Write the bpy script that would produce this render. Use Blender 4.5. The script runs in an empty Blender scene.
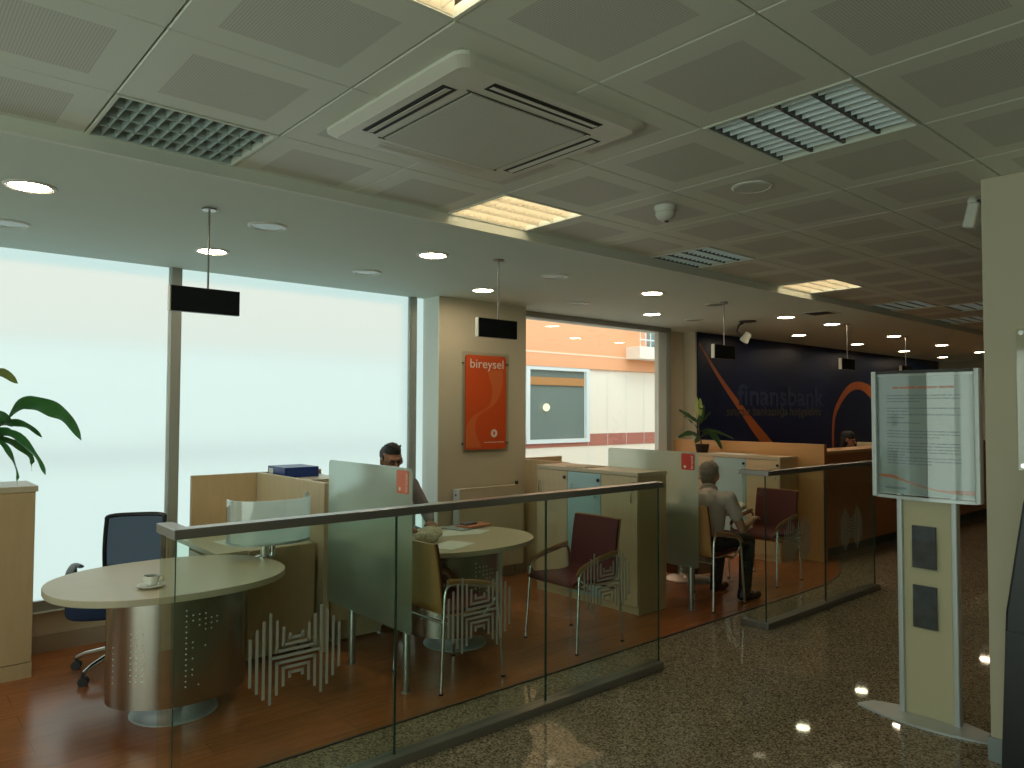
import bpy, bmesh, math, random
from mathutils import Vector, Matrix
random.seed(7)
PI = math.pi
sc = bpy.context.scene
C = sc.collection
D = bpy.data

# ------------------------------------------------------------------ materials
def newmat(name):
    m = D.materials.new(name); m.use_nodes = True
    nt = m.node_tree
    for n in list(nt.nodes): nt.nodes.remove(n)
    out = nt.nodes.new('ShaderNodeOutputMaterial')
    return m, nt, out

def pbr(name, col, rough=.5, metal=0., spec=.5, noise=None, scale=20, amt=.06, stretch=(1, 1, 1), bump=0., emit=None, es=0., alpha=None, coat=0.):
    m, nt, out = newmat(name)
    b = nt.nodes.new('ShaderNodeBsdfPrincipled')
    b.inputs['Base Color'].default_value = (*col, 1)
    b.inputs['Roughness'].default_value = rough
    b.inputs['Metallic'].default_value = metal
    b.inputs['Specular IOR Level'].default_value = spec
    if coat:
        b.inputs['Coat Weight'].default_value = coat; b.inputs['Coat Roughness'].default_value = .08
    if emit:
        b.inputs['Emission Color'].default_value = (*emit, 1); b.inputs['Emission Strength'].default_value = es
    nt.links.new(b.outputs[0], out.inputs[0])
    if noise is not None or bump:
        tc = nt.nodes.new('ShaderNodeTexCoord'); mp = nt.nodes.new('ShaderNodeMapping')
        mp.inputs['Scale'].default_value = stretch
        nt.links.new(tc.outputs['Object'], mp.inputs[0])
        nz = nt.nodes.new('ShaderNodeTexNoise'); nz.inputs['Scale'].default_value = scale; nz.inputs['Detail'].default_value = 4
        nt.links.new(mp.outputs[0], nz.inputs['Vector'])
        if noise is not None:
            mx = nt.nodes.new('ShaderNodeMix'); mx.data_type = 'RGBA'
            mx.inputs['A'].default_value = (*[max(0, c * (1 - amt)) for c in col], 1)
            mx.inputs['B'].default_value = (*[min(1, c * (1 + amt)) for c in col], 1)
            nt.links.new(nz.outputs['Fac'], mx.inputs['Factor'])
            nt.links.new(mx.outputs['Result'], b.inputs['Base Color'])
        if bump:
            bp = nt.nodes.new('ShaderNodeBump'); bp.inputs['Strength'].default_value = bump; bp.inputs['Distance'].default_value = .002
            nt.links.new(nz.outputs['Fac'], bp.inputs['Height']); nt.links.new(bp.outputs[0], b.inputs['Normal'])
    return m

def emis(name, col, s):
    m, nt, out = newmat(name)
    e = nt.nodes.new('ShaderNodeEmission'); e.inputs[0].default_value = (*col, 1); e.inputs[1].default_value = s
    nt.links.new(e.outputs[0], out.inputs[0]); return m

def clear_glass(name, tint, gloss=1.0, rough=.0):
    m, nt, out = newmat(name)
    t = nt.nodes.new('ShaderNodeBsdfTransparent'); t.inputs[0].default_value = (*tint, 1)
    g = nt.nodes.new('ShaderNodeBsdfGlossy'); g.inputs['Roughness'].default_value = rough; g.inputs[0].default_value = (1, 1, 1, 1)
    f = nt.nodes.new('ShaderNodeLayerWeight'); f.inputs[0].default_value = .5
    pw = nt.nodes.new('ShaderNodeMath'); pw.operation = 'POWER'; pw.inputs[1].default_value = 5; nt.links.new(f.outputs['Facing'], pw.inputs[0])
    mu = nt.nodes.new('ShaderNodeMath'); mu.operation = 'MULTIPLY_ADD'; mu.inputs[1].default_value = .9 * gloss; mu.inputs[2].default_value = .035 * gloss
    nt.links.new(pw.outputs[0], mu.inputs[0])
    mx = nt.nodes.new('ShaderNodeMixShader')
    nt.links.new(mu.outputs[0], mx.inputs[0]); nt.links.new(t.outputs[0], mx.inputs[1]); nt.links.new(g.outputs[0], mx.inputs[2])
    nt.links.new(mx.outputs[0], out.inputs[0]); return m

def frosted(name, col, see=.3, rough=.35, gloss=.08, dif=.35):
    """sand-blasted glass: part diffuse transmission, part blurred view through, faint sheen"""
    m, nt, out = newmat(name)
    tr = nt.nodes.new('ShaderNodeBsdfTranslucent'); tr.inputs[0].default_value = (*col, 1)
    df = nt.nodes.new('ShaderNodeBsdfDiffuse'); df.inputs[0].default_value = (*col, 1)
    rf = nt.nodes.new('ShaderNodeBsdfRefraction'); rf.inputs[0].default_value = (*[c ** .35 for c in col], 1)
    rf.inputs['Roughness'].default_value = rough; rf.inputs['IOR'].default_value = 1.10
    a = nt.nodes.new('ShaderNodeMixShader'); a.inputs[0].default_value = dif
    nt.links.new(tr.outputs[0], a.inputs[1]); nt.links.new(df.outputs[0], a.inputs[2])
    b = nt.nodes.new('ShaderNodeMixShader'); b.inputs[0].default_value = see
    nt.links.new(a.outputs[0], b.inputs[1]); nt.links.new(rf.outputs[0], b.inputs[2])
    g = nt.nodes.new('ShaderNodeBsdfGlossy'); g.inputs['Roughness'].default_value = .15
    c = nt.nodes.new('ShaderNodeMixShader'); c.inputs[0].default_value = gloss
    nt.links.new(b.outputs[0], c.inputs[1]); nt.links.new(g.outputs[0], c.inputs[2])
    nt.links.new(c.outputs[0], out.inputs[0]); return m

def window_frost(name, col, strength, see):
    """frosted film lit from outside by daylight, with the blurred street behind it"""
    m, nt, out = newmat(name)
    e = nt.nodes.new('ShaderNodeEmission'); e.inputs[0].default_value = (*col, 1); e.inputs[1].default_value = strength
    rf = nt.nodes.new('ShaderNodeBsdfRefraction'); rf.inputs[0].default_value = (see, see, see, 1)
    rf.inputs['Roughness'].default_value = .42; rf.inputs['IOR'].default_value = 1.15
    ad = nt.nodes.new('ShaderNodeAddShader')
    nt.links.new(e.outputs[0], ad.inputs[0]); nt.links.new(rf.outputs[0], ad.inputs[1])
    nt.links.new(ad.outputs[0], out.inputs[0]); return m

def granite():
    m, nt, out = newmat('speckled_granite')
    b = nt.nodes.new('ShaderNodeBsdfPrincipled'); nt.links.new(b.outputs[0], out.inputs[0])
    tc = nt.nodes.new('ShaderNodeTexCoord')
    v = nt.nodes.new('ShaderNodeTexVoronoi'); v.inputs['Scale'].default_value = 120; nt.links.new(tc.outputs['Object'], v.inputs['Vector'])
    n = nt.nodes.new('ShaderNodeTexNoise'); n.inputs['Scale'].default_value = 2.2; n.inputs['Detail'].default_value = 5; nt.links.new(tc.outputs['Object'], n.inputs['Vector'])
    sp = nt.nodes.new('ShaderNodeSeparateColor'); nt.links.new(v.outputs['Color'], sp.inputs[0])
    r = nt.nodes.new('ShaderNodeValToRGB'); r.color_ramp.interpolation = 'CONSTANT'
    els = r.color_ramp.elements
    els[0].position = 0; els[0].color = (.13, .10, .068, 1)
    els[1].position = .2; els[1].color = (.36, .295, .205, 1)
    for p, c in ((.42, (.27, .22, .15)), (.6, (.44, .365, .26)), (.78, (.21, .17, .12)), (.9, (.54, .455, .34))):
        e = els.new(p); e.color = (*c, 1)
    nt.links.new(sp.outputs[0], r.inputs[0])
    mx = nt.nodes.new('ShaderNodeMix'); mx.data_type = 'RGBA'; mx.blend_type = 'MULTIPLY'; mx.inputs['Factor'].default_value = .5
    nt.links.new(r.outputs[0], mx.inputs['A'])
    r2 = nt.nodes.new('ShaderNodeValToRGB'); r2.color_ramp.elements[0].color = (.7, .68, .62, 1); r2.color_ramp.elements[1].color = (1, 1, 1, 1)
    nt.links.new(n.outputs['Fac'], r2.inputs[0]); nt.links.new(r2.outputs[0], mx.inputs['B'])
    nt.links.new(mx.outputs['Result'], b.inputs['Base Color'])
    b.inputs['Roughness'].default_value = .035; b.inputs['Specular IOR Level'].default_value = .17
    return m

def laminate(name, base, dark, plank=.19, rough=.24):
    m, nt, out = newmat(name)
    b = nt.nodes.new('ShaderNodeBsdfPrincipled'); nt.links.new(b.outputs[0], out.inputs[0])
    tc = nt.nodes.new('ShaderNodeTexCoord')
    br = nt.nodes.new('ShaderNodeTexBrick'); br.inputs['Scale'].default_value = 1
    br.inputs['Brick Width'].default_value = 1.3; br.inputs['Row Height'].default_value = plank
    br.inputs['Mortar Size'].default_value = .0012; br.inputs['Color1'].default_value = (*base, 1)
    br.inputs['Color2'].default_value = (*[c * .86 for c in base], 1); br.inputs['Mortar'].default_value = (*dark, 1)
    nt.links.new(tc.outputs['Object'], br.inputs['Vector'])
    mp = nt.nodes.new('ShaderNodeMapping'); mp.inputs['Scale'].default_value = (1.2, 14, 1); nt.links.new(tc.outputs['Object'], mp.inputs[0])
    n = nt.nodes.new('ShaderNodeTexNoise'); n.inputs['Scale'].default_value = 3; n.inputs['Detail'].default_value = 6; nt.links.new(mp.outputs[0], n.inputs['Vector'])
    mx = nt.nodes.new('ShaderNodeMix'); mx.data_type = 'RGBA'; mx.blend_type = 'MULTIPLY'; mx.inputs['Factor'].default_value = .55
    rr = nt.nodes.new('ShaderNodeValToRGB'); rr.color_ramp.elements[0].position = .3; rr.color_ramp.elements[0].color = (.55, .5, .45, 1)
    rr.color_ramp.elements[1].position = .7; rr.color_ramp.elements[1].color = (1, 1, 1, 1)
    nt.links.new(n.outputs['Fac'], rr.inputs[0]); nt.links.new(br.outputs[0], mx.inputs['A']); nt.links.new(rr.outputs[0], mx.inputs['B'])
    nt.links.new(mx.outputs['Result'], b.inputs['Base Color'])
    b.inputs['Roughness'].default_value = rough; b.inputs['Specular IOR Level'].default_value = .45
    return m

def perforated(name, col, hole, scale):
    m, nt, out = newmat(name)
    b = nt.nodes.new('ShaderNodeBsdfPrincipled'); nt.links.new(b.outputs[0], out.inputs[0])
    tc = nt.nodes.new('ShaderNodeTexCoord')
    s = nt.nodes.new('ShaderNodeVectorMath'); s.operation = 'SCALE'; s.inputs['Scale'].default_value = scale; nt.links.new(tc.outputs['Object'], s.inputs[0])
    f = nt.nodes.new('ShaderNodeVectorMath'); f.operation = 'FRACTION'; nt.links.new(s.outputs[0], f.inputs[0])
    sb = nt.nodes.new('ShaderNodeVectorMath'); sb.operation = 'SUBTRACT'; sb.inputs[1].default_value = (.5, .5, 0); nt.links.new(f.outputs[0], sb.inputs[0])
    mu = nt.nodes.new('ShaderNodeVectorMath'); mu.operation = 'MULTIPLY'; mu.inputs[1].default_value = (1, 1, 0); nt.links.new(sb.outputs[0], mu.inputs[0])
    ln = nt.nodes.new('ShaderNodeVectorMath'); ln.operation = 'LENGTH'; nt.links.new(mu.outputs[0], ln.inputs[0])
    lt = nt.nodes.new('ShaderNodeMath'); lt.operation = 'LESS_THAN'; lt.inputs[1].default_value = .3; nt.links.new(ln.outputs['Value'], lt.inputs[0])
    mx = nt.nodes.new('ShaderNodeMix'); mx.data_type = 'RGBA'; mx.inputs['A'].default_value = (*col, 1); mx.inputs['B'].default_value = (*hole, 1)
    nt.links.new(lt.outputs[0], mx.inputs['Factor']); nt.links.new(mx.outputs['Result'], b.inputs['Base Color'])
    b.inputs['Roughness'].default_value = .55
    return m

M = {}
M['granite'] = granite()
M['laminate'] = laminate('cherry_laminate', (.50, .165, .052), (.18, .06, .022))
M['wood'] = pbr('light_maple', (.62, .495, .315), .42, noise=1, scale=6, amt=.10, stretch=(6, 6, .7))
M['woodtop'] = pbr('light_maple_top', (.56, .485, .345), .34, noise=1, scale=6, amt=.06, stretch=(1, 7, 1))
M['woodedge'] = pbr('maple_edge', (.50, .42, .29), .45)
M['woodside'] = pbr('maple_side', (.56, .415, .235), .42, noise=1, scale=6, amt=.12, stretch=(6, 6, .7))
M['steel'] = pbr('brushed_steel', (.42, .39, .33), .27, 1, noise=1, scale=30, amt=.12, stretch=(1, 1, .04))
M['chrome'] = pbr('chrome', (.75, .75, .74), .12, 1)
M['alu'] = pbr('satin_aluminium', (.34, .33, .31), .3, .8)
M['alulight'] = pbr('pale_aluminium', (.60, .64, .64), .38, .35)
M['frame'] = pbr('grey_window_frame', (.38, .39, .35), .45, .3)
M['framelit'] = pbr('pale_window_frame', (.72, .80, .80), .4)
M['soffit'] = pbr('painted_soffit', (.66, .745, .675), .8, noise=1, scale=3, amt=.02)
M['tile'] = pbr('ceiling_tile_metal', (.70, .73, .64), .5)
M['tilegap'] = pbr('ceiling_gap', (.38, .36, .29), .9)
M['perf'] = perforated('perforated_metal', (.64, .65, .575), (.42, .44, .40), 110)
M['wall'] = pbr('cream_paint', (.60, .545, .40), .75, noise=1, scale=4, amt=.03)
M['side_hole_white'] = pbr('daylit_side_and_hole_white', (.90, .92, .84), .35)  # white carrying the daylight on the pier's side; also the drum holes
M['skirting'] = pbr('skirting_board', (.42, .37, .28), .5)
M['mural'] = pbr('navy_panel', (.005, .012, .045), .36, noise=1, scale=2, amt=.25, spec=.22)
M['mural_orange'] = pbr('orange_vinyl', (.34, .085, .018), .4)
M['navytext'] = pbr('dark_blue_lettering', (.007, .018, .062), .5)
M['greytext'] = pbr('grey_lettering', (.038, .036, .030), .5)
M['orange'] = pbr('orange_print', (.72, .10, .022), .3, noise=1, scale=2, amt=.05)
M['orange2'] = pbr('light_orange_print', (.76, .175, .05), .3)
M['red'] = pbr('red_print', (.66, .045, .02), .3)
M['white'] = pbr('white_plastic', (.80, .80, .76), .4)
M['whitetext'] = pbr('white_lettering', (.86, .80, .66), .4)
M['black'] = pbr('black_plastic', (.012, .012, .014), .35)
M['screenblack'] = pbr('dark_display', (.010, .011, .014), .22)
M['mesh'] = clear_glass('black_mesh_fabric', (.055, .065, .08), .12, .5)
M['blueseat'] = pbr('blue_fabric', (.012, .030, .085), .8, noise=1, scale=120, amt=.2)
M['burgundy'] = pbr('burgundy_fabric', (.115, .014, .018), .75, noise=1, scale=150, amt=.2)
M['veneer'] = pbr('beech_veneer', (.46, .225, .075), .38, noise=1, scale=6, amt=.14, stretch=(4, 4, .6))
M['armwood'] = pbr('beech_armrest', (.42, .21, .085), .3)
M['orangetint'] = pbr('orange_tinted_wood', (.68, .37, .15), .36, noise=1, scale=6, amt=.08, stretch=(.7, .7, 6))  # carries the orange light that falls on the pale partition
M['counter'] = pbr('cherry_counter', (.52, .17, .05), .3, noise=1, scale=5, amt=.12, stretch=(.7, .7, 6))
M['plinth'] = pbr('dark_plinth', (.05, .045, .04), .5)
M['glass'] = clear_glass('railing_glass', (.86, .93, .885), 1.0)
M['glassedge'] = pbr('green_glass_edge', (.012, .045, .034), .2, spec=.4)
M['pane'] = clear_glass('window_glass', (.93, .96, .94), 1.3)
M['decal'] = pbr('etched_decal', (.33, .32, .265), .7)
M['frost'] = frosted('frosted_screen_glass', (.76, 1.0, .93), .32, .55, .03, .10)
M['frost2'] = frosted('frosted_monitor_screen', (.90, 1.0, .99), .14, .6, .03, .12)
M['bluedoor'] = pbr('pale_blue_glass_door', (.38, .58, .62), .22)
M['winfrost'] = window_frost('frosted_window_film', (.565, .765, .73), .55, .42)
M['daylight'] = window_frost('bright_entrance_film', (.76, .92, .80), 2.5, .0)
M['lamp_on'] = emis('downlight_lamp', (1, .82, .58), 45)
M['tube_on'] = emis('fluorescent_diffuser', (1, .86, .62), 5)
M['tube_off'] = pbr('unlit_reflector', (.62, .74, .76), .4, .0)
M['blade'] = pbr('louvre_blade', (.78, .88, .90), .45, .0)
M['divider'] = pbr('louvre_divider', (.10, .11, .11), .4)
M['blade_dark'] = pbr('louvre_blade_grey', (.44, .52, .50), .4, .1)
M['louvre_lamplit'] = pbr('lamplit_louvre', (.72, .66, .52), .4)  # blade colour for lit fittings, lamp warmth put in
M['lamp_off'] = pbr('unlit_lamp_glass', (.36, .42, .38), .25)
M['dark'] = pbr('dark_recess', (.02, .018, .016), .7)
M['paper'] = pbr('paper', (.80, .80, .74), .7)
M['poster'] = pbr('poster_sheet', (.40, .465, .485), .25)
M['ink'] = pbr('printed_text', (.20, .25, .30), .6)
M['bluebinder'] = pbr('blue_binder', (.015, .045, .22), .35)
M['skin'] = pbr('skin', (.46, .24, .15), .5)
M['skin2'] = pbr('tanned_skin', (.30, .14, .08), .5)
M['hair'] = pbr('black_hair', (.012, .011, .012), .6, noise=1, scale=90, amt=.5, bump=.6)
M['greyhair'] = pbr('grey_hair', (.22, .19, .15), .7, noise=1, scale=90, amt=.35, bump=.6)
M['greyshirt'] = pbr('grey_shirt', (.22, .20, .205), .8, noise=1, scale=40, amt=.08)
M['beigeshirt'] = pbr('pale_striped_shirt', (.50, .43, .36), .8, noise=1, scale=40, amt=.08)
M['trousers'] = pbr('dark_trousers', (.028, .024, .022), .8)
M['shoe'] = pbr('black_leather', (.015, .013, .012), .35)
M['leaf'] = pbr('leaf_green', (.06, .23, .065), .38, noise=1, scale=12, amt=.35)
M['leafyellow'] = pbr('pale_leaf', (.30, .36, .10), .4)
M['leafdark'] = pbr('dark_leaf', (.030, .085, .025), .35, noise=1, scale=12, amt=.3)
M['stem'] = pbr('plant_stem', (.07, .09, .03), .6)
M['pot'] = pbr('grey_mauve_pot', (.20, .18, .21), .4)
M['soil'] = pbr('soil', (.03, .02, .012), .95)
M['salmon'] = pbr('salmon_card', (.62, .22, .12), .5)
M['pouch'] = pbr('beige_patterned_cloth', (.55, .50, .38), .8, noise=1, scale=60, amt=.7, bump=.5)
M['bldg_orange'] = pbr('apricot_render', (.86, .42, .22), .85, noise=1, scale=.8, amt=.03)
M['bldg_white'] = pbr('cream_cladding', (.86, .80, .68), .8)
M['bldg_band'] = pbr('maroon_tiles', (.42, .15, .11), .7)
M['bldg_line'] = pbr('pale_joint', (.90, .70, .50), .8)
M['bldg_glass'] = pbr('green_grey_window_glass', (.16, .22, .205), .08, spec=.7)
M['globe'] = emis('lit_globe_lamp', (1, .93, .62), 1.3)
M['asphalt'] = pbr('outside_paving', (.35, .34, .32), .9, noise=1, scale=20, amt=.2)
M['standcream'] = pbr('cream_board', (.62, .56, .36), .5)
M['brochure'] = pbr('dark_leaflet', (.06, .065, .075), .35, noise=1, scale=14, amt=.9)
M['acrylic'] = clear_glass('clear_acrylic', (.95, .96, .94), 1.0, .05)
M['stainless'] = pbr('stainless_guard', (.34, .38, .38), .35, .6)

# ------------------------------------------------------------------ mesh building
class MB:
    def __init__(s): s.v = []; s.f = []; s.m = []; s.mi = 0
    def add(s, vs, fs):
        b = len(s.v); s.v += [tuple(v) for v in vs]; s.f += [tuple(b + i for i in f) for f in fs]; s.m += [s.mi] * len(fs); return s
    def mat(s, i): s.mi = i; return s
    def box(s, x0, y0, z0, x1, y1, z1, rot=None, piv=None):
        vs = [Vector((x, y, z)) for z in (z0, z1) for y in (y0, y1) for x in (x0, x1)]
        if rot is not None:
            p = Vector(piv) if piv is not None else Vector(((x0 + x1) / 2, (y0 + y1) / 2, (z0 + z1) / 2))
            vs = [rot @ (v - p) + p for v in vs]
        return s.add(vs, [(0, 2, 3, 1), (4, 5, 7, 6), (0, 1, 5, 4), (1, 3, 7, 5), (3, 2, 6, 7), (2, 0, 4, 6)])
    def quad(s, a, b, c, d): return s.add([a, b, c, d], [(0, 1, 2, 3)])
    def prism(s, pts, z0, z1, axis='z', cap=True):
        """outline pts (a,b) extruded along axis"""
        n = len(pts)
        def P(a, b, c):
            return {'z': (a, b, c), 'y': (a, c, b), 'x': (c, a, b)}[axis]
        vs = [P(a, b, z0) for a, b in pts] + [P(a, b, z1) for a, b in pts]
        fs = [(i, (i + 1) % n, n + (i + 1) % n, n + i) for i in range(n)]
        if cap: fs += [tuple(range(n))[::-1], tuple(range(n, 2 * n))]
        return s.add(vs, fs)
    def lathe(s, prof, cx=0, cy=0, n=32, axis='z', cz=0):
        vs = []; fs = []
        for r, z in prof:
            for k in range(n):
                a = 2 * PI * k / n
                c, d = r * math.cos(a), r * math.sin(a)
                vs.append({'z': (cx + c, cy + d, cz + z), 'y': (cx + c, cy + z, cz + d), 'x': (cx + z, cy + c, cz + d)}[axis])
        for i in range(len(prof) - 1):
            for k in range(n):
                fs.append((i * n + k, i * n + (k + 1) % n, (i + 1) * n + (k + 1) % n, (i + 1) * n + k))
        fs.append(tuple(range(n))[::-1]); fs.append(tuple(range((len(prof) - 1) * n, len(prof) * n)))
        return s.add(vs, fs)
    def cyl(s, cx, cy, z0, z1, r, n=24): return s.lathe([(r, z0), (r, z1)], cx, cy, n)
    def tube(s, pts, r, n=10, closed=False, flat=1.0, up=None):
        pts = [Vector(p) for p in pts]; rs = r if isinstance(r, (list, tuple)) else [r] * len(pts)
        L = len(pts); vs = []; fs = []
        ref = Vector(up) if up else Vector((0, 0, 1)); prev = None
        for i, p in enumerate(pts):
            if closed: t = pts[(i + 1) % L] - pts[i - 1]
            else: t = pts[min(i + 1, L - 1)] - pts[max(i - 1, 0)]
            t.normalize()
            if prev is None:
                u = ref.cross(t)
                if u.length < .05: u = Vector((1, 0, 0)).cross(t)
            else: u = prev - t * prev.dot(t)
            u.normalize(); prev = u; w = t.cross(u)
            for k in range(n):
                a = 2 * PI * k / n
                vs.append(p + u * math.cos(a) * rs[i] + w * math.sin(a) * rs[i] * flat)
        for i in range(L if closed else L - 1):
            for k in range(n):
                j = (i + 1) % L
                fs.append((i * n + k, i * n + (k + 1) % n, j * n + (k + 1) % n, j * n + k))
        if not closed:
            fs.append(tuple(range(n))[::-1]); fs.append(tuple(range((L - 1) * n, L * n)))
        return s.add(vs, fs)
    def sheet(s, path, z0, z1, t):
        """vertical curved sheet following the plan polyline path, thickness t"""
        n = len(path); P = [Vector((p[0], p[1])) for p in path]; A = []; B = []
        for i in range(n):
            d = P[min(i + 1, n - 1)] - P[max(i - 1, 0)]; d.normalize(); q = Vector((-d.y, d.x)) * t / 2
            A.append(P[i] + q); B.append(P[i] - q)
        return s.prism([(p.x, p.y) for p in A] + [(p.x, p.y) for p in reversed(B)], z0, z1)
    def sphere(s, c, r, n=16, m=10, sc_=(1, 1, 1)):
        vs = []; fs = []
        for i in range(m + 1):
            th = PI * i / m
            for k in range(n):
                a = 2 * PI * k / n
                vs.append((c[0] + r * sc_[0] * math.sin(th) * math.cos(a), c[1] + r * sc_[1] * math.sin(th) * math.sin(a), c[2] + r * sc_[2] * math.cos(th)))
        for i in range(m):
            for k in range(n):
                fs.append((i * n + k, (i + 1) * n + k, (i + 1) * n + (k + 1) % n, i * n + (k + 1) % n))
        return s.add(vs, fs)
    def build(s, name, mats, parent=None, smooth=False, bevel=0., seg=2, mods=()):
        me = D.meshes.new(name); me.from_pydata(s.v, [], s.f)
        if not isinstance(mats, (list, tuple)): mats = [mats]
        for m in mats: me.materials.append(M[m])
        bm = bmesh.new(); bm.from_mesh(me)
        for f, mi in zip(bm.faces, s.m): f.material_index = mi
        bmesh.ops.remove_doubles(bm, verts=bm.verts, dist=1e-6)
        bmesh.ops.recalc_face_normals(bm, faces=bm.faces)
        if bevel:
            es = [e for e in bm.edges if len(e.link_faces) == 2 and e.calc_face_angle(0) > .6]
            bmesh.ops.bevel(bm, geom=es, offset=bevel, segments=seg, affect='EDGES', profile=.5, clamp_overlap=True)
        bm.to_mesh(me); bm.free()
        if smooth:
            me.shade_smooth()
            try: me.set_sharp_from_angle(angle=math.radians(38))
            except Exception: pass
        o = D.objects.new(name, me); C.objects.link(o)
        if parent is not None: o.parent = parent
        return o

def tag(o, label, cat, group=None, kind=None):
    if label: o['label'] = label
    if cat: o['category'] = cat
    if group: o['group'] = group
    if kind: o['kind'] = kind
    return o
def thing(name, label, cat, loc=(0, 0, 0), rz=0., group=None):
    o = D.objects.new(name, None); C.objects.link(o); o.location = loc; o.rotation_euler = (0, 0, rz); o.empty_display_size = .1
    return tag(o, label, cat, group)
def struct(o, label=None):
    o['kind'] = 'structure'
    if label: o['label'] = label
    return o
def dup(root, loc, rz=None, label=None, sx=1, group=None):
    def rec(o, parent):
        c = o.copy(); C.objects.link(c)
        if parent is not None:
            c.parent = parent; c.matrix_parent_inverse = o.matrix_parent_inverse
        for ch in list(o.children): rec(ch, c)
        return c
    r = rec(root, None); r.location = loc
    if rz is not None: r.rotation_euler = (0, 0, rz)
    if sx != 1: r.scale = (sx, 1, 1)
    if label: r['label'] = label
    if group: r['group'] = group
    return r
def text_obj(name, body, size, mat, loc, rot, parent=None, width=None, extrude=.0015, align='LEFT', bold=0.):
    cu = D.curves.new(name, 'FONT'); cu.body = body; cu.size = size; cu.extrude = extrude; cu.align_x = align; cu.offset = bold
    t = D.objects.new(name, cu); C.objects.link(t)
    dg = bpy.context.evaluated_depsgraph_get(); dg.update()
    me = D.meshes.new_from_object(t.evaluated_get(dg)); C.objects.unlink(t); D.objects.remove(t)
    xs = [v.co.x for v in me.vertices]
    if width and xs:
        k = width / (max(xs) - min(xs))
        for v in me.vertices: v.co.x *= k
    me.materials.clear(); me.materials.append(M[mat])
    o = D.objects.new(name, me); C.objects.link(o); o.location = loc; o.rotation_euler = rot
    if parent is not None: o.parent = parent
    return o
def arc(cx, cy, a, b, t0, t1, n):
    return [(cx + a * math.cos(math.radians(t0 + (t1 - t0) * i / n)), cy + b * math.sin(math.radians(t0 + (t1 - t0) * i / n))) for i in range(n + 1)]
def rrect(x0, y0, x1, y1, r, n=5):
    p = []
    for cx, cy, t in ((x1 - r, y1 - r, 0), (x0 + r, y1 - r, 90), (x0 + r, y0 + r, 180), (x1 - r, y0 + r, 270)):
        p += arc(cx, cy, r, r, t, t + 90, n)
    return p
def superell(a, b, e, n):
    p = []
    for k in range(n):
        t = 2 * PI * k / n; c, s_ = math.cos(t), math.sin(t)
        p.append((a * math.copysign(abs(c) ** (2 / e), c), b * math.copysign(abs(s_) ** (2 / e), s_)))
    return p

# ------------------------------------------------------------------ the room
SOF, CEI = 2.72, 2.78
XA, XB, YA = -3.2, 17.4, -4.0
YS = 3.43          # soffit edge
YW = 5.90          # glass line
PX, PY = .614, .6015
X0, Y0 = .644, 1.096 - 9 * PY
def tile_x(k): return X0 + PX * k
# floor
struct(MB().box(XA - .2, YA - .2, -.12, XB + .2, 6.3, 0).build('floor', 'granite'), 'polished speckled brown granite floor')
wb = [(XA, 3.36), (6.2, 3.345)] + [(6.94, 3.36), (7.3, 3.43), (7.65, 3.55), (7.95, 3.70), (8.2, 3.86), (8.35, 3.99)] + [(8.35, 5.86), (XA, 5.86)]
struct(MB().prism(wb, .0, .004).build('floor_wood', 'laminate'), 'reddish brown laminate floor under the desks')
struct(MB().prism(wb[:8] + [(x - .0, y + .012) for x, y in reversed(wb[:8])], .0, .007).build('trim_1', 'plinth'))
# soffit (low ceiling over the desks) and tiled ceiling
mb = MB().box(XA - .2, YS, SOF, XB + .2, 6.4, SOF + .3)
soff = struct(mb.build('ceiling_soffit', 'soffit'), 'smooth painted lower ceiling over the desks')
struct(MB().box(XA, YS - .02, SOF - .002, XB, YS + .0, CEI + .02).build('trim_2', 'tile'))
LIGHT_TILES = {(0, 8): 'off', (3, 8): 'off', (0, 11): 'x', (0, 12): 'off'}
fix = {(0, 12): ('dark', 0), (3, 12): ('on', 0), (6, 12): ('off', 0), (9, 12): ('on', 0), (12, 12): ('off', 0), (15, 12): ('off', 0),
       (0, 9): ('on', 0), (3, 9): ('off', 0), (13, 11): ('off', 0)}
mb = MB()
for k in range(-7, 28):
    for j in range(0, 13):
        x0, x1 = tile_x(k), tile_x(k + 1); y0 = Y0 + PY * j; y1 = min(y0 + PY, YS - .012)
        if (k, j) in fix: continue
        g = .0022; x0 += g; x1 -= g; y0 += g; y1 -= g
        z = CEI; i_ = .106; w = y1 - y0
        a, b, c, d = x0 + i_, x1 - i_, y0 + i_, (y0 + PY - g * 2 - i_ if w > .59 else y1 - .045)
        e = .004
        V = [(x0 + e, y0 + e, z), (x1 - e, y0 + e, z), (x1 - e, y1 - e, z), (x0 + e, y1 - e, z), (a, c, z), (b, c, z), (b, d, z), (a, d, z),
             (x0, y0, z + .004), (x1, y0, z + .004), (x1, y1, z + .004), (x0, y1, z + .004), (x0, y0, z + .02), (x1, y0, z + .02), (x1, y1, z + .02), (x0, y1, z + .02)]
        mb.mat(0).add(V, [(0, 1, 5, 4), (1, 2, 6, 5), (2, 3, 7, 6), (3, 0, 4, 7)] + [(8 + i, 8 + (i + 1) % 4, (i + 1) % 4, i) for i in range(4)] + [(12 + i, 12 + (i + 1) % 4, 8 + (i + 1) % 4, 8 + i) for i in range(4)])
        mb.mat(1).add([V[4], V[5], V[6], V[7]], [(0, 1, 2, 3)])
mb.mat(2).quad((XA - .2, YA - .2, CEI + .1), (XB + .2, YA - .2, CEI + .1), (XB + .2, YS, CEI + .1), (XA - .2, YS, CEI + .1))
ce = struct(mb.build('ceiling', ['tile', 'perf', 'tilegap']), 'suspended ceiling of perforated metal tiles')

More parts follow.
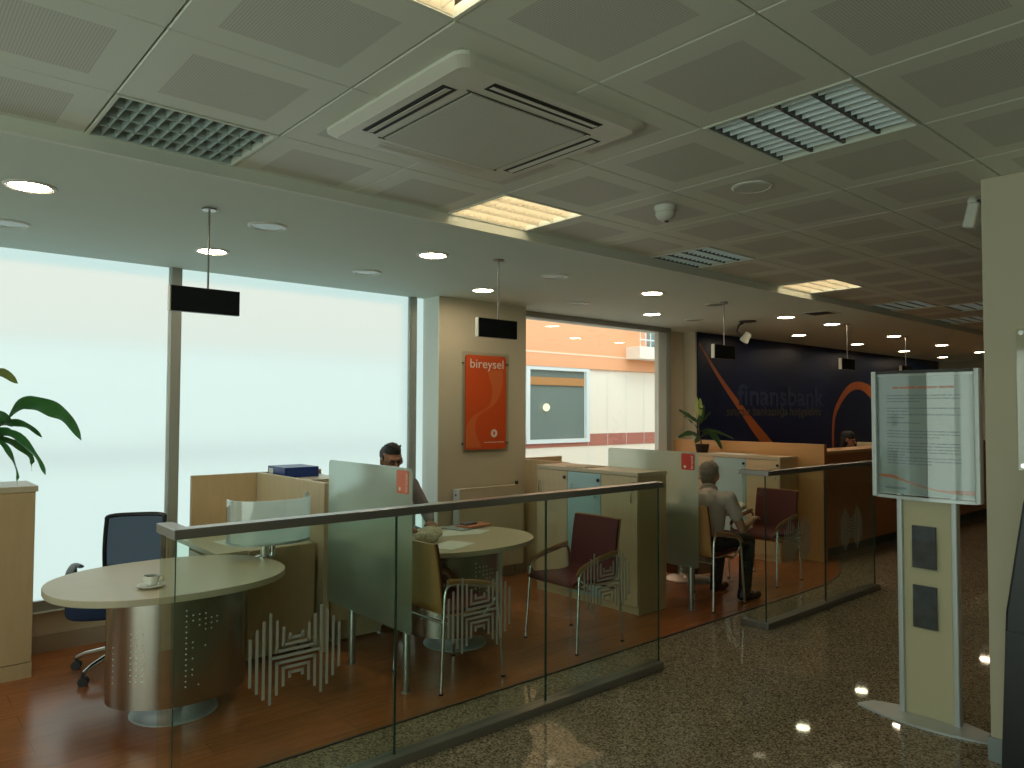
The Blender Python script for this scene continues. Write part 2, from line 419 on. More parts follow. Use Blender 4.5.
# louvred light fittings
def fitting(k, j, state, label):
    x0, x1 = tile_x(k), tile_x(k + 1); y0 = Y0 + PY * j; y1 = min(y0 + PY, YS - .012)
    cx, cy = (x0 + x1) / 2, (y0 + y1) / 2; w, h = (x1 - x0) / 2 - .004, (y1 - y0) / 2 - .004
    t = thing('ceiling_light', label, 'ceiling light', (cx, cy, CEI), 0, 'louvred square ceiling lights')
    m = MB(); f = .012
    m.box(-w, -h, -.004, w, -h + f, .03).box(-w, h - f, -.004, w, h, .03).box(-w, -h + f, -.004, -w + f, h - f, .03).box(w - f, -h + f, -.004, w, h - f, .03)
    m.build('frame', 'tile' if state != 'x' else 'plinth', t)
    MB().box(-w + f, -h + f, .052, w - f, h - f, .060).build('reflector', 'tube_on' if state == 'on' else 'tube_off', t)
    n = 4; W = w - f; H = h - f
    m = MB()
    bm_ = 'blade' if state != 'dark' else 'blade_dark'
    step = 2 * H / n
    for i in range(n + 1):                        # long v-shaped dividers
        y = -H + step * i; q = .009 if 0 < i < n else .006
        m.prism([(y - q if i > 0 else y, .05), (y + q if i < n else y, .05), (y + .0015, .002), (y - .0015, .002)], -W, W, 'x')
    if state == 'dark':
        nb = 12
        for i in range(1, nb):
            x = -W + 2 * W * i / nb
            m.prism([(x - .010, .05), (x + .010, .05), (x + .001, .004), (x - .001, .004)], -H, H, 'y')
    else:
        nb = 13
        for i in range(1, nb):
            x = -W + 2 * W * i / nb
            m.prism([(x - .005, .045), (x + .005, .045), (x + .001, .008), (x - .001, .008)], -H, H, 'y')
    dv = m
    if state == 'off':
        m = MB(); nb = 11
        for i in range(1, nb):
            x = -W + 2 * W * i / nb
            m.prism([(x - .007, .045), (x + .007, .045), (x + .002, .006), (x - .002, .006)], -H, H, 'y')
        dv = MB()
        for i in range(n + 1):
            y = -H + step * i; q = .006
            dv.box(-W, max(-H, y - q), .002, W, min(H, y + q), .05)
        dv.build('divider', 'divider', t)
    m.build('louvre', bm_ if state != 'on' else 'louvre_lamplit', t)
    return t
FL = {(0, 12): 'dark grey unlit egg-crate ceiling light beside the lowered ceiling, nearest the windows',
      (3, 12): 'lit warm ceiling light at the edge of the lowered ceiling beyond the air conditioner',
      (6, 12): 'unlit blue-grey louvred light behind the smoke detector dome',
      (9, 12): 'lit warm louvred light at the ceiling edge above the navy wall',
      (12, 12): 'unlit louvred light just beyond the far lit square light',
      (15, 12): 'farthest unlit louvred light along the ceiling edge',
      (0, 9): 'lit warm ceiling light cut by the top of the picture',
      (3, 9): 'large unlit louvred light with four rows of blades, right of the air conditioner',
      (13, 11): 'small unlit louvred light showing beside the top of the cream column'}
for (k, j), (s_, _) in fix.items():
    fitting(k, j, s_, FL[(k, j)])

# air-conditioning cassette
t = thing('air_conditioner', 'white four-way ceiling cassette air conditioner with slotted sides', 'air conditioner', (1.83, 2.27, CEI))
h = .465
m = MB(); o_ = rrect(-h, -h, h, h, .05); i1 = rrect(-h + .035, -h + .035, h - .035, h - .035, .04)
n = len(o_)
vs = [(x, y, .0) for x, y in o_] + [(x, y, -.012) for x, y in o_] + [(x, y, -.034) for x, y in i1] + [(x, y, .0) for x, y in i1]
fs = []
for L_ in range(2): fs += [(L_ * n + i, L_ * n + (i + 1) % n, (L_ + 1) * n + (i + 1) % n, (L_ + 1) * n + i) for i in range(n)]
fs.append(tuple(range(2 * n, 3 * n))[::-1]); fs.append(tuple(range(n)))
m.add(vs, fs); m.build('housing', 'white', t, smooth=False)
M['white'].node_tree.nodes['Principled BSDF'].inputs['Base Color'].default_value = (.66, .655, .575, 1)
g_ = MB().prism(rrect(-.285, -.285, .285, .285, .01), -.040, -.0345).build('intake_grille', 'perf', t)
MB().box(-.31, .29, -.0375, .31, .293, -.0342).box(-.31, -.293, -.0375, .31, -.29, -.0342).box(.29, -.29, -.0375, .293, .29, -.0342).box(-.293, -.29, -.0375, -.29, .29, -.0342).build('grille_seam', 'plinth', t)
for a in range(4):
    R_ = Matrix.Rotation(a * PI / 2, 4, 'Z')
    m = MB(); m.add([R_ @ Vector(v) for v in ((-.27, -.395, -.0355), (.27, -.395, -.0355), (.27, -.335, -.0355), (-.27, -.335, -.0355), (-.27, -.395, -.0343), (.27, -.395, -.0343), (.27, -.335, -.0343), (-.27, -.335, -.0343))],
          [(0, 1, 2, 3), (4, 5, 6, 7), (0, 1, 5, 4), (1, 2, 6, 5), (2, 3, 7, 6), (3, 0, 4, 7)])
    s_ = m.build('air_slot', 'dark' if a != 2 else 'white', t)
    m = MB(); m.add([R_ @ Vector(v) for v in ((-.26, -.377, -.040), (.26, -.377, -.040), (.26, -.352, -.036), (-.26, -.352, -.036), (-.26, -.377, -.0375), (.26, -.377, -.0375), (.26, -.352, -.0355), (-.26, -.352, -.0355))],
          [(0, 1, 2, 3), (4, 5, 6, 7), (0, 1, 5, 4), (1, 2, 6, 5), (2, 3, 7, 6), (3, 0, 4, 7)])
    m.build('flap', 'white', s_)

# smoke detector, ceiling speaker
t = thing('smoke_detector', 'small white dome detector on the tiled ceiling', 'smoke detector', (3.30, 2.49, CEI))
MB().lathe([(.06, 0), (.06, -.015), (.052, -.03)], n=28).build('base', 'white', t, True)
MB().lathe([(.052, -.03), (.055, -.045), (.045, -.065), (.025, -.078), (.004, -.08)], n=28).build('dome', 'white', t, True)
MB().lathe([(.012, -.072), (.012, -.085), (.003, -.087)], n=12, cx=.012).build('sensor_eye', 'black', t, True)
t = thing('ceiling_speaker', 'flat round white ceiling speaker near the large louvred light', 'speaker', (3.33, 1.975, CEI))
MB().lathe([(.10, 0), (.10, -.006), (.088, -.010), (.084, -.006)], n=36).build('rim', 'white', t, True)
MB().lathe([(.084, -.004), (.08, -.008), (.001, -.010)], n=36).build('grille', 'perf', t, True)

# downlights in the soffit
def downlight(x, y, on, label):
    t = thing('downlight', label, 'downlight', (x, y, SOF), 0, 'round recessed downlights')
    MB().lathe([(.112, 0), (.112, -.004), (.100, -.010), (.088, -.006), (.088, 0)], n=36).build('trim_ring', 'white', t, True)
    MB().lathe([(.088, -.001), (.087, -.0045), (.001, -.006)], n=30).build('lamp', 'lamp_on' if on else 'lamp_off', t)
dl = [(.566, 4.179, 1, 'lit round downlight over the tall plant cabinet, nearest the left'),
      (1.737, 5.079, 1, 'lit round downlight behind the nearest hanging display stem'),
      (2.923, 4.177, 1, 'lit round downlight above the frosted window, between two unlit ones'),
      (4.116, 5.103, 1, 'lit round downlight beside the display hung before the orange poster'),
      (5.357, 4.193, 1, 'lit round downlight, nearer of the two above the clear window'),
      (6.528, 5.110, 1, 'lit round downlight, farther of the two above the clear window'),
      (7.85, 4.243, 1, 'lit round downlight beside the spotlight, nearer one over the navy wall'),
      (9.845, 5.129, 1, 'lit round downlight close to the navy wall behind the spotlight'),
      (8.891, 4.205, 1, 'lit round downlight before the display hung over the orange counter'),
      (11.826, 5.194, 1, 'lit round downlight along the navy wall past the third display'),
      (10.943, 4.286, 1, 'lit round downlight beside the farthest hanging display'),
      (13.788, 5.235, 1, 'lit round downlight behind the farthest hanging display stem'),
      (12.975, 4.349, 1, 'lit round downlight over the notice stand, nearer of that pair'),
      (15.842, 5.295, 1, 'lit round downlight over the notice stand, farther of that pair'),
      (14.978, 4.402, 1, 'lit round downlight far down the hall beside the cream column'),
      (1.74, 4.161, 0, 'unlit round downlight right of the nearest display stem'),
      (2.907, 5.042, 0, 'unlit round downlight close above the frosted window'),
      (4.108, 4.18, 0, 'unlit round downlight right of the second hanging display stem'),
      (5.317, 5.083, 0, 'small unlit round downlight above the left part of the clear window'),
      (.589, 5.105, 0, 'unlit round downlight above the left frosted window pane'),
      (6.40, 4.20, 0, 'unlit round downlight crossed by the third display stem'),
      (7.30, 5.10, 0, 'unlit flat downlight near the corner of the navy wall')]
for a in dl: downlight(*a)
# ceiling vent and spotlight
t = thing('ceiling_vent', 'square dark ceiling vent in the lowered ceiling', 'vent', (7.80, 3.82, SOF))
m = MB()
for x0_, y0_, x1_, y1_ in ((-.16, -.16, .16, -.13), (-.16, .13, .16, .16), (-.16, -.13, -.13, .13), (.13, -.13, .16, .13)): m.box(x0_, y0_, -.006, x1_, y1_, 0)
m.build('frame', 'soffit', t); MB().box(-.13, -.13, -.003, .13, .13, 0).build('opening', 'dark', t)
m = MB()
for i in range(6): m.box(-.13, -.11 + i * .042, -.006, .13, -.095 + i * .042, -.003)
m.build('slat', 'plinth', t)
t = thing('spotlight', 'cream adjustable spotlight on a curved black bracket', 'spotlight', (7.87, 4.74, SOF))
MB().lathe([(.10, 0), (.10, -.012), (.06, -.02)], n=24).build('ceiling_plate', 'plinth', t, True)
MB().tube([(-.02, .03, -.01), (-.09, .06, -.05), (-.12, .07, -.12), (-.08, .05, -.16)], .012, 8).build('bracket', 'plinth', t, True)
rt = Matrix.Rotation(math.radians(35), 4, 'X')
m = MB().lathe([(.035, .05), (.045, .03), (.05, -.04), (.056, -.06), (.050, -.065)], n=24); m.v = [tuple(rt @ Vector(v) + Vector((-.03, 0, -.19))) for v in m.v]
m.build('lamp_head', 'white', t, True)
m = MB().lathe([(.048, -.064), (.03, -.067), (.001, -.068)], n=20); m.v = [tuple(rt @ Vector(v) + Vector((-.03, 0, -.19))) for v in m.v]
m.build('lens', 'lamp_off', t, True)

# walls ------------------------------------------------------------
# window wall: sill wall, skirting
struct(MB().box(XA - .2, YW - .02, 0, 4.03, 6.15, .28).build('wall_window_low', 'wall'), 'low cream wall under the frosted windows')
struct(MB().box(XA, YW - .035, 0, 4.03, YW - .02, .12).build('baseboard_window', 'skirting'))
# column between windows
struct(MB().box(4.03, 5.645, 0, 5.13, 6.3, SOF).build('wall_pillar', 'wall', bevel=.004), 'broad cream wall pier between the windows')
struct(MB().box(4.025, 5.63, 0, 5.135, 5.645, .1).build('baseboard_pillar', 'skirting'))
struct(MB().box(5.13, YW - .02, 0, 7.9, 6.15, .28).build('wall_window_low.001', 'wall'))
# recess and mural wall
struct(MB().box(7.88, 6.05, 0, 8.42, 6.10, SOF).build('wall_recess', 'wall'))
struct(MB().box(8.42, 5.86, 0, XB + .2, 6.3, SOF).build('wall_back', 'wall'), 'cream wall behind the counter')
struct(MB().box(XB, YA - .2, 0, XB + .2, 6.3, CEI + .1).build('wall_far', 'wall'))
struct(MB().box(XA - .2, YA - .2, 0, XB + .2, YA, CEI + .1).build('wall_right', 'wall'))
struct(MB().box(XA - .2, YA, 0, XA, -1.6, CEI + .1).box(XA - .2, 3.2, 0, XA, 6.2, CEI + .1).box(XA - .2, -1.6, 2.45, XA, 3.2, CEI + .1).build('wall_entrance', 'wall'))
def frost_window(name, x0, x1, label):
    w = thing(name, None, None, ((x0 + x1) / 2, YW, .30)); struct(w, label); W = (x1 - x0) / 2
    MB().box(-W + .0, 0, .05, W, .012, SOF - .30).build('pane', 'winfrost', w)
    MB().box(-W, -.03, -.02, W, .05, .05).build('window_sill', 'frame', w)
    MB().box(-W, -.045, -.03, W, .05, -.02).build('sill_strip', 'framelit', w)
    return w
frost_window('window_1', XA, 1.722, 'left frosted floor-to-ceiling window pane')
frost_window('window_2', 1.79, 3.855, 'right frosted floor-to-ceiling window pane')
struct(MB().box(1.722, YW - .03, .28, 1.79, YW + .05, SOF).build('trim_3', 'frame'))
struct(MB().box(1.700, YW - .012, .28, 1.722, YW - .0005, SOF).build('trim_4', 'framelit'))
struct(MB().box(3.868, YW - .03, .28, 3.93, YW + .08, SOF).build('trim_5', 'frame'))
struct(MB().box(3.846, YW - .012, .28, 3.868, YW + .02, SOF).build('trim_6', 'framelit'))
struct(MB().box(3.93, YW, .28, 4.03, YW + .012, SOF).build('window_5', 'winfrost'), 'narrow frosted strip beside the pier')
struct(MB().box(4.022, 5.648, .10, 4.0299, YW, SOF).build('trim_daylit_side', 'side_hole_white'))  # pier's side face, grazing daylight put into its white
w = thing('window_3', None, None, (6.48, YW, .30)); struct(w, 'clear window with the building across the street')
MB().box(-1.34, 0, 0, 1.24, .008, 2.42).build('pane', 'pane', w)
MB().box(-1.35, -.04, 2.36, 1.40, .06, 2.42).build('window_frame', 'frame', w)
MB().box(1.335, -.04, 0, 1.40, .06, 2.36).build('window_frame', 'frame', w)
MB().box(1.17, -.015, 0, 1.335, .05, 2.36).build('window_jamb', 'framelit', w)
MB().box(-1.35, -.04, -.02, 1.40, .06, .04).build('window_sill', 'frame', w)
# entrance glazing behind the viewer
w = thing('window_4', None, None, (XA - .1, .8, 0)); struct(w, 'glazed entrance')
MB().box(0, -2.4, .05, .012, 2.4, 2.45).build('pane', 'daylight', w)
m = MB()
for y in (-2.4, -.8, .8, 2.34): m.box(-.03, y, .0, .05, y + .06, 2.45)
m.box(-.03, -2.4, 0, .05, 2.4, .05); m.build('window_frame', 'frame', w)

# mural on the back wall
mu = thing('wall_mural', 'dark navy wall panel with orange curves and lettering', 'wall panel', (8.45, 5.86, 0))
MB().box(0, -.02, .10, 8.75, 0, SOF - .004).build('panel', 'mural', mu)
def ribbon(top, bot, name, mat):
    m = MB(); n = len(top); vs = [(x - 8.45, -.023, z) for x, z in top] + [(x - 8.45, -.023, z) for x, z in bot] + [(x - 8.45, -.0205, z) for x, z in top] + [(x - 8.45, -.0205, z) for x, z in bot]
    fs = [(i, i + 1, n + i + 1, n + i) for i in range(n - 1)] + [(2 * n + i, 3 * n + i, 3 * n + i + 1, 2 * n + i + 1) for i in range(n - 1)]
    m.add(vs, fs); return m.build(name, mat, mu)
def smoothpts(p, k=6):
    out = []
    for i in range(len(p) - 1):
        a = Vector(p[max(i - 1, 0)]); b = Vector(p[i]); c = Vector(p[i + 1]); d = Vector(p[min(i + 2, len(p) - 1)])
        for j in range(k):
            t = j / k; out.append(tuple(.5 * ((2 * b) + (c - a) * t + (2 * a - 5 * b + 4 * c - d) * t * t + (3 * b - a - 3 * c + d) * t ** 3)))
    out.append(tuple(p[-1])); return out
RC = [(8.475, 2.565, .012), (8.86, 2.20, .035), (9.22, 1.90, .055), (9.58, 1.625, .075), (9.85, 1.42, .10), (10.1, 1.245, .115), (10.7, .83, .14)]
ribbon(smoothpts([(x + w * .8, z + w * .42) for x, z, w in RC]), smoothpts([(x - w * .8, z - w * .42) for x, z, w in RC]), 'orange_ribbon', 'mural_orange')
ribbon(smoothpts([(12.30, 1.0), (12.32, 1.50), (12.49, 1.79), (12.88, 2.08), (13.30, 2.18), (13.75, 2.13), (14.3, 1.92), (14.9, 1.5), (15.4, 1.0)]),
       smoothpts([(12.36, 1.0), (12.40, 1.48), (12.60, 1.74), (12.93, 1.96), (13.30, 2.04), (13.65, 1.97), (14.1, 1.72), (14.6, 1.35), (15.0, 1.0)]), 'orange_arch', 'mural_orange')
text_obj('lettering_line', 'finansbank', .42, 'navytext', (.96, -.0215, 1.74), (PI / 2, 0, 0), mu, width=2.62, bold=.008)
text_obj('slogan_line', 'sınırsız bankacılığa hoşgeldiniz', .19, 'greytext', (.67, -.0215, 1.585), (PI / 2, 0, 0), mu, width=2.80, bold=.003)

# ------------------------------------------------------------------ street side
bl = thing('neighbouring_building', 'apricot and cream building across the street seen through the clear window', 'building', (8.0, 9.5, -.6))
def bb(x0, y0, z0, x1, y1, z1): return MB().box(x0 - 8, y0 - 9.5, z0 + .6, x1 - 8, y1 - 9.5, z1 + .6)
bb(-14, 9.5, -.6, 8.66, 9.9, 2.43).box(8.66 - 8, 0, 0, 10.18 - 8, .4, 1.12 + .6).box(10.18 - 8, 0, 0, 30 - 8, .4, 3.03).build('lower_wall', 'bldg_white', bl)
bb(-14, 9.45, 2.43, 11.9, 9.9, 7).box(11.9 - 8, -.05, 3.03, 14 - 8, .4, 3.3).box(11.9 - 8, -.05, 5.4, 14 - 8, .4, 7.6).box(14 - 8, -.05, 3.03, 30 - 8, .4, 7.6).build('upper_wall', 'bldg_orange', bl)
bb(-14, 9.445, 2.665, 30, 9.45, 2.695).build('joint_line', 'bldg_line', bl)
bb(-14, 9.49, .985, 8.66, 9.5, 1.21).box(10.2 - 8, -.01, 1.585, 30 - 8, 0, 1.81).build('tile_band', 'bldg_band', bl)
bb(8.60, 9.492, .985, 10.2, 9.4999, 1.08).build('tile_band', 'bldg_band', bl)
m = MB()
for i in range(-20, 18):
    x = 10.2 + i * .55
    if 8.6 < x < 10.15: continue
    m.box(x - 8, -.012, .6, x + .008 - 8, -.0105, 3.02)
m.build('cladding_joint', 'framelit', bl)
wf = bb(8.62, 9.46, 1.06, 10.22, 9.50, 1.13).box(.62, -.04, 2.97, 2.22, 0, 3.03).box(.62, -.04, 1.73, .70, 0, 2.97).box(2.13, -.04, 1.73, 2.22, 0, 2.97).build('window_frame', 'framelit', bl)
o = bb(8.70, 9.52, 1.13, 10.13, 9.53, 2.37).build('window_pane', 'bldg_glass', wf)
bb(8.70, 9.49, 2.10, 10.10, 9.505, 2.24).build('pelmet_reflection', 'veneer', wf)  # pelmet reflected in the pane, built as a brown strip
MB().sphere((9.10 - 8, -.03, 1.70 + .6), .085, 20, 12, (1, .25, .82)).build('globe_lamp', 'globe', bl, True)
# balcony
bc = bb(11.25, 9.1, 2.66, 13.6, 9.45, 2.90).build('balcony_slab', 'bldg_white', bl)
m = MB()
for i in range(12): m.box(11.28 + i * .16 - 8, -.385, 3.5, 11.295 + i * .16 - 8, -.37, 4.3)
for z in (3.62, 3.82, 4.02, 4.30): m.box(11.26 - 8, -.39, z, 13.6 - 8, -.365, z + .022)
m.build('balcony_rail', 'framelit', bl)
bb(11.9, 9.5, 2.7, 14, 9.55, 4.9).build('balcony_door', 'bldg_glass', bl)
tag(MB().box(-25, 6.6, -.72, 40, 9.45, -.6).build('street_paving', 'asphalt'), None, None, kind='structure')

# ------------------------------------------------------------------ glass railings
def hdecal(cx, cz):
    """concentric H of bars centred on (cx, cz), drawn on the glass"""
    m = MB(); d = .0285; b = .0062; y0, y1 = -.0002, -.0012
    def bar(x0, z0, x1, z1): m.box(cx + x0, y1, cz + z0, cx + x1, y0, cz + z1)
    for i, hh in enumerate((.188, .160, .130, .098)):
        for s_ in (-1, 1):
            x = s_ * (d * 4 + d * i); bar(x - b, -hh, x + b, hh)
    bar(-d * 4, -b, d * 4, b)
    for i in range(3):
        x = d * (3 - i); lo = .024 + .024 * i; hi = (.155, .124, .094)[i]
        for sz in (1, -1):
            z0_, z1_ = sorted((sz * (lo - b), sz * hi))
            for s_ in (-1, 1): bar(s_ * x - b, z0_, s_ * x + b, z1_)
            q0, q1 = sorted((sz * (lo - b), sz * (lo + b))); bar(-x, q0, x, q1)
    return m
def railing(x0, x1, joints, ret, label, dec):
    t = thing('glass_railing', label, 'railing', (x0, 2.99, 0))
    L = x1 - x0
    MB().box(-.04, -.04, 0, L, .04, .045).build('base_channel', 'alu', t, bevel=.003)
    MB().box(-.04, .04, 0, .04, ret, .045).build('base_channel', 'alu', t, bevel=.003)
    MB().prism([(-.014, -.035), (L + .01, -.035), (L + .01, .035), (.05, .035), (.05, ret + .03), (-.014, ret + .03)], 1.152, 1.190).build('handrail', 'alu', t, bevel=.003)
    js = [0] + joints
    for i in range(len(js) - 1):
        a, b = js[i] + .0015, js[i + 1] - .0015
        m = MB().mat(0).box(a + .001, -.006, .045, b - .001, .006, 1.152)
        m.mat(1).box(a, -.0062, .045, a + .0012, .0062, 1.152).box(b - .0012, -.0062, .045, b, .0062, 1.152)
        p = m.build('glass_panel', ['glass', 'glassedge'], t)
        c = hdecal((a + b) / 2 + dec[i], .615); c.v = [(x, y - .0062, z) for x, y, z in c.v]
        k = c.build('etched_emblem', 'decal', p); k['label'] = 'etched grey emblem of nested bars'
    m = MB().mat(0).box(-.006, .014, .045, .006, ret, 1.152)
    m.build('glass_panel', ['glass', 'glassedge'], t)
    return t
railing(.905, 3.88, [.99, 1.965, 2.975], .17, 'long glass railing nearest the viewer with a grey metal handrail', [0, .015, 0])
railing(5.19, 7.15, [.96, 1.93], .19, 'farther glass railing with dark handrail near the orange counter', [.0, .0])

# ------------------------------------------------------------------ desks and tables
def conference_table(x, y, label):
    t = thing('conference_table', label, 'table', (x, y, 0), 0, None)
    out = superell(.60, .50, 2.25, 72)
    MB().prism(out, .706, .74).build('tabletop', 'woodtop', t, bevel=.003)
    # curved perforated steel sheet
    prof = arc(.05, .02, .355, .29, 125, 415, 60)
    m = MB().sheet(prof, .112, .704, .006); m.mat(1)
    def hole(th, z):
        a = math.radians(th); px, py = .05 + .355 * math.cos(a), .02 + .29 * math.sin(a)
        nx, ny = math.cos(a) / .355, math.sin(a) / .29; l = math.hypot(nx, ny); nx /= l; ny /= l; tx, ty = -ny, nx
        r = .0042; c = (px + nx * .0036, py + ny * .0036)
        m.add([(c[0] + tx * r * math.cos(q), c[1] + ty * r * math.cos(q), z + r * math.sin(q)) for q in [k * PI / 4 for k in range(8)]], [tuple(range(8))])
    pat = ["......", "####..", ".#####", "..####", "...##.", "#....", "##...", "##.#..", "#....", "##....", "#.....", "##....", "##....", "#.....", "#.#..."]
    for r_, row in enumerate(pat):
        for c_, ch in enumerate(row):
            if ch == '#' or c_ == 0: hole(262 + c_ * 5.2, .60 - r_ * .028)
    for r_ in range(9):
        for c_ in range(3): hole(217 + c_ * 5.5, .50 - r_ * .03)
    for r_ in range(7): hole(196, .42 - r_ * .03)
    p = m.build('pedestal_panel', ['steel', 'side_hole_white'], t, smooth=True)
    MB().lathe([(.225, 0), (.225, .008), (.215, .016), (.05, .020), (.04, .03), (.035, .705)], cx=.03, n=40).build('base_disc', 'alulight', t, True)
    MB().box(-.012 - .05, -.2745, .655, .05 - .012, -.2735, .675).build('name_plate', 'alulight', p)
    return t
T1 = conference_table(1.283, 4.30, 'oval maple table on a steel drum, coffee cup on it, nearest the viewer')
T2 = dup(T1, (3.16, 4.25, 0), label='oval maple table between the beech-backed chair and the burgundy chair')
T3 = dup(T1, (6.08, 4.34, 0), label='oval table beyond the seated man in the farther bay')

def desk(x, y, sx, label, dep=.66):
    """return desk beside the partition; local x to the partition = 0 .. -0.66"""
    t = thing('office_desk', label, 'desk', (x, y, 0))
    s = sx
    def X(a, b): return (min(a * s, b * s), max(a * s, b * s))
    a, b = X(-dep, -.005)
    MB().box(a, .021, .712, b, 1.08, .74).build('desktop', 'woodtop', t, bevel=.002)
    a, b = X(-.46, -.005)
    MB().box(a, .0, .10 if sx > 0 else .18, b, .02, .738).build('end_panel', 'woodside', t)
    a, b = X(.04 - dep, -.05)
    cb = MB().box(a, .08, .02, b, .62, .71).build('pedestal_cabinet', 'wood', t)
    for i in range(3):
        z0 = .05 + i * .215; a, b = X(.02 - dep, .04 - dep)
        dr = MB().box(a, .09, z0, b, .61, z0 + .205).build('drawer', 'wood', t, bevel=.002)
        a, b = X(.005 - dep, .02 - dep); MB().box(a, .30, z0 + .10, b, .40, z0 + .11).build('handle', 'alu', dr)
    a, b = X(.012 - dep, .02 - dep)
    MB().lathe([(.008, -.004), (.008, .004)], cx=(a + b) / 2, cy=.33, cz=.66, n=12, axis='x').build('lock', 'black', t)
    for yy in (.03, 1.04):
        a, b = X(-.10, -.06); MB().box(a, yy, 0, b, yy + .03, .18).build('leg', 'alu', t)
    return t
desk(2.335, 4.70, 1, 'light maple corner desk with drawers beside the tall wooden screen')
desk(2.445, 4.70, -1, 'maple desk behind the nearest frosted glass screen', .50)
desk(5.17, 4.70, -1, 'maple desk behind the farther frosted glass screen', .50)

def partition(x, y0, y1, arms, label):
    t = thing('desk_partition', label, 'partition', (x, y0, 0))
    MB().mat(0).box(-.02, 0, .0, .02, y1 - y0, 1.145).build('side_panel', 'wood', t, bevel=.001)
    for a, b in arms:
        MB().box(a - x, y1 - y0 - .03, .02, b - x, y1 - y0, 1.145).build('back_panel', 'woodside', t, bevel=.001)
    return t
partition(2.385, 4.64, 5.82, [(1.86, 2.36), (2.41, 2.92)], 'tall light wooden desk screen with side wings before the frosted window')
partition(5.135, 5.04, 5.82, [(5.16, 5.80)], 'light wooden desk screen beyond the sliding-door cabinet')

def frosted_screen(x, y0, y1, label, tagmat):
    t = thing('glass_screen', label, 'glass screen', (x, y0, 0))
    L = y1 - y0
    g_ = MB().mat(1).prism(rrect(0, .36, L, 1.31, .03), -.005, .005, 'x'); g_.m[-2] = 0
    g_.build('frosted_glass', ['frost', 'pane'], t)
    for y in (.10, L - .28):
        l_ = MB().lathe([(.030, 0), (.030, .006), (.022, .010), (.022, .42), (.018, .43)], cy=y, cx=.030, n=20).build('leg', 'alu', t, True)
    p = MB().prism(rrect(.035, 1.16, .165, 1.295, .012), -.0085, -.0055, 'x').build('orange_plate', tagmat, t)
    p['label'] = 'small orange plate with white lettering'
    text_obj('plate_lettering', 'bireysel', .035, 'whitetext', (-.0088, .05, 1.17), (PI / 2, -PI / 2, PI * 1.5), p, extrude=.0002)
    MB().lathe([(.012, -.0005), (.012, .0)], cx=-.0086, cy=.13, cz=1.185, n=14, axis='x').build('plate_logo', 'whitetext', p)
    return t
M['plate'] = pbr('orange_plate', (.80, .17, .07), .35)
frosted_screen(2.38, 3.58, 4.60, 'frosted green glass screen on two steel legs beside the nearest seated employee', 'plate')
frosted_screen(5.145, 3.555, 4.53, 'frosted glass screen with a red plate beside the cabinet and the grey-haired man', 'red')

def monitor_screen(x, y, rz, label):
    t = thing('monitor_screen', label, 'monitor screen', (x, y, .74), rz)
    q = -.06
    MB().lathe([(.06, 0), (.06, .006), (.028, .010), (.028, .075)], cx=q, n=24).build('post', 'chrome', t, True)
    MB().lathe([(.018, 0), (.018, .075)], cx=q + .05, n=16).build('post', 'chrome', t, True)
    out = arc(.0, .06, .25, .16, 180, 360, 30) + [(.25, .16), (-.25, .16)]
    MB().prism(out, .075, .092).build('tray', 'alulight', t)
    pts = [(-.25, .14)] + arc(.0, .06, .252, .165, 180, 360, 36) + [(.25, .16)]
    g_ = MB().mat(1).sheet(pts, .085, .35, .006)
    for q_ in range(len(pts) - 1): g_.m[q_] = 0
    g_.build('curved_glass', ['frost2', 'pane'], t, smooth=True)
    MB().lathe([(.012, -.006), (.012, .006)], cx=.24, cy=.08, cz=.36, n=12, axis='y').build('clip', 'alulight', t)
    return t
monitor_screen(1.94, 4.47, math.radians(-4), 'curved frosted screen on a chrome post at the end of the nearest table')
monitor_screen(2.75, 4.54, math.radians(8), 'curved frosted screen behind the nearest frosted glass panel')

# cup and saucer
t = thing('coffee_cup', 'white coffee cup on a saucer on the nearest oval table', 'cup', (1.12, 4.07, .74))
MB().lathe([(.02, 0), (.06, .006), (.07, .014), (.068, .016), (.02, .008)], n=32).build('saucer', 'paper', t, True)
MB().lathe([(.018, .009), (.026, .012), (.036, .035), (.040, .060), (.037, .060), (.033, .034), (.02, .016)], n=28).build('cup', 'paper', t, True)
MB().lathe([(.034, .050), (.033, .052), (.002, .052)], n=24).build('coffee', 'soil', t)
MB().tube([(.036, 0, .052), (.056, 0, .050), (.060, 0, .036), (.048, 0, .024), (.032, 0, .024)], .0035, 8).build('handle', 'paper', t, True)

# ------------------------------------------------------------------ cabinets
def sliding_cabinet(x, y, L, dep, label):
    """front faces -x, runs along y"""
    t = thing('storage_cabinet', label, 'cabinet', (x, y, 0)); H = 1.145
    MB().box(.02, 0, .0, dep, L, H - .03).build('body', 'woodside', t)
    MB().box(0, -.004, H - .03, dep + .01, L + .004, H).build('top_board', 'woodtop', t, bevel=.002)
    MB().box(.012, 0, 0, .02, L, .06).build('plinth', 'wood', t)
    w = L / 3
    for i, mt in enumerate(('wood', 'bluedoor', 'wood')):
        d_ = MB().box(0, i * w + .003, .065, .018, (i + 1) * w - .003, H - .035).build('door', mt, t, bevel=.002)
        if mt == 'bluedoor': d_['label'] = 'pale blue glass door'
        for yy in ((i * w + .05,) if i == 0 else ((i + 1) * w - .05,) if i == 2 else (i * w + .05, (i + 1) * w - .06)):
            MB().tube([(0, yy, .90), (-.022, yy, .905), (-.026, yy, .95), (-.022, yy, .995), (0, yy, 1.0)], .006, 8).build('handle', 'chrome', d_, True)
        for yy in ((i * w + .03,) if i == 0 else (i * w + .03,) if i == 1 else (i * w + .035,)):
            MB().lathe([(.014, -.010), (.016, 0)], cx=-.001, cy=yy, cz=1.055, n=14, axis='x').build('lock', 'black', d_, True)
    return t
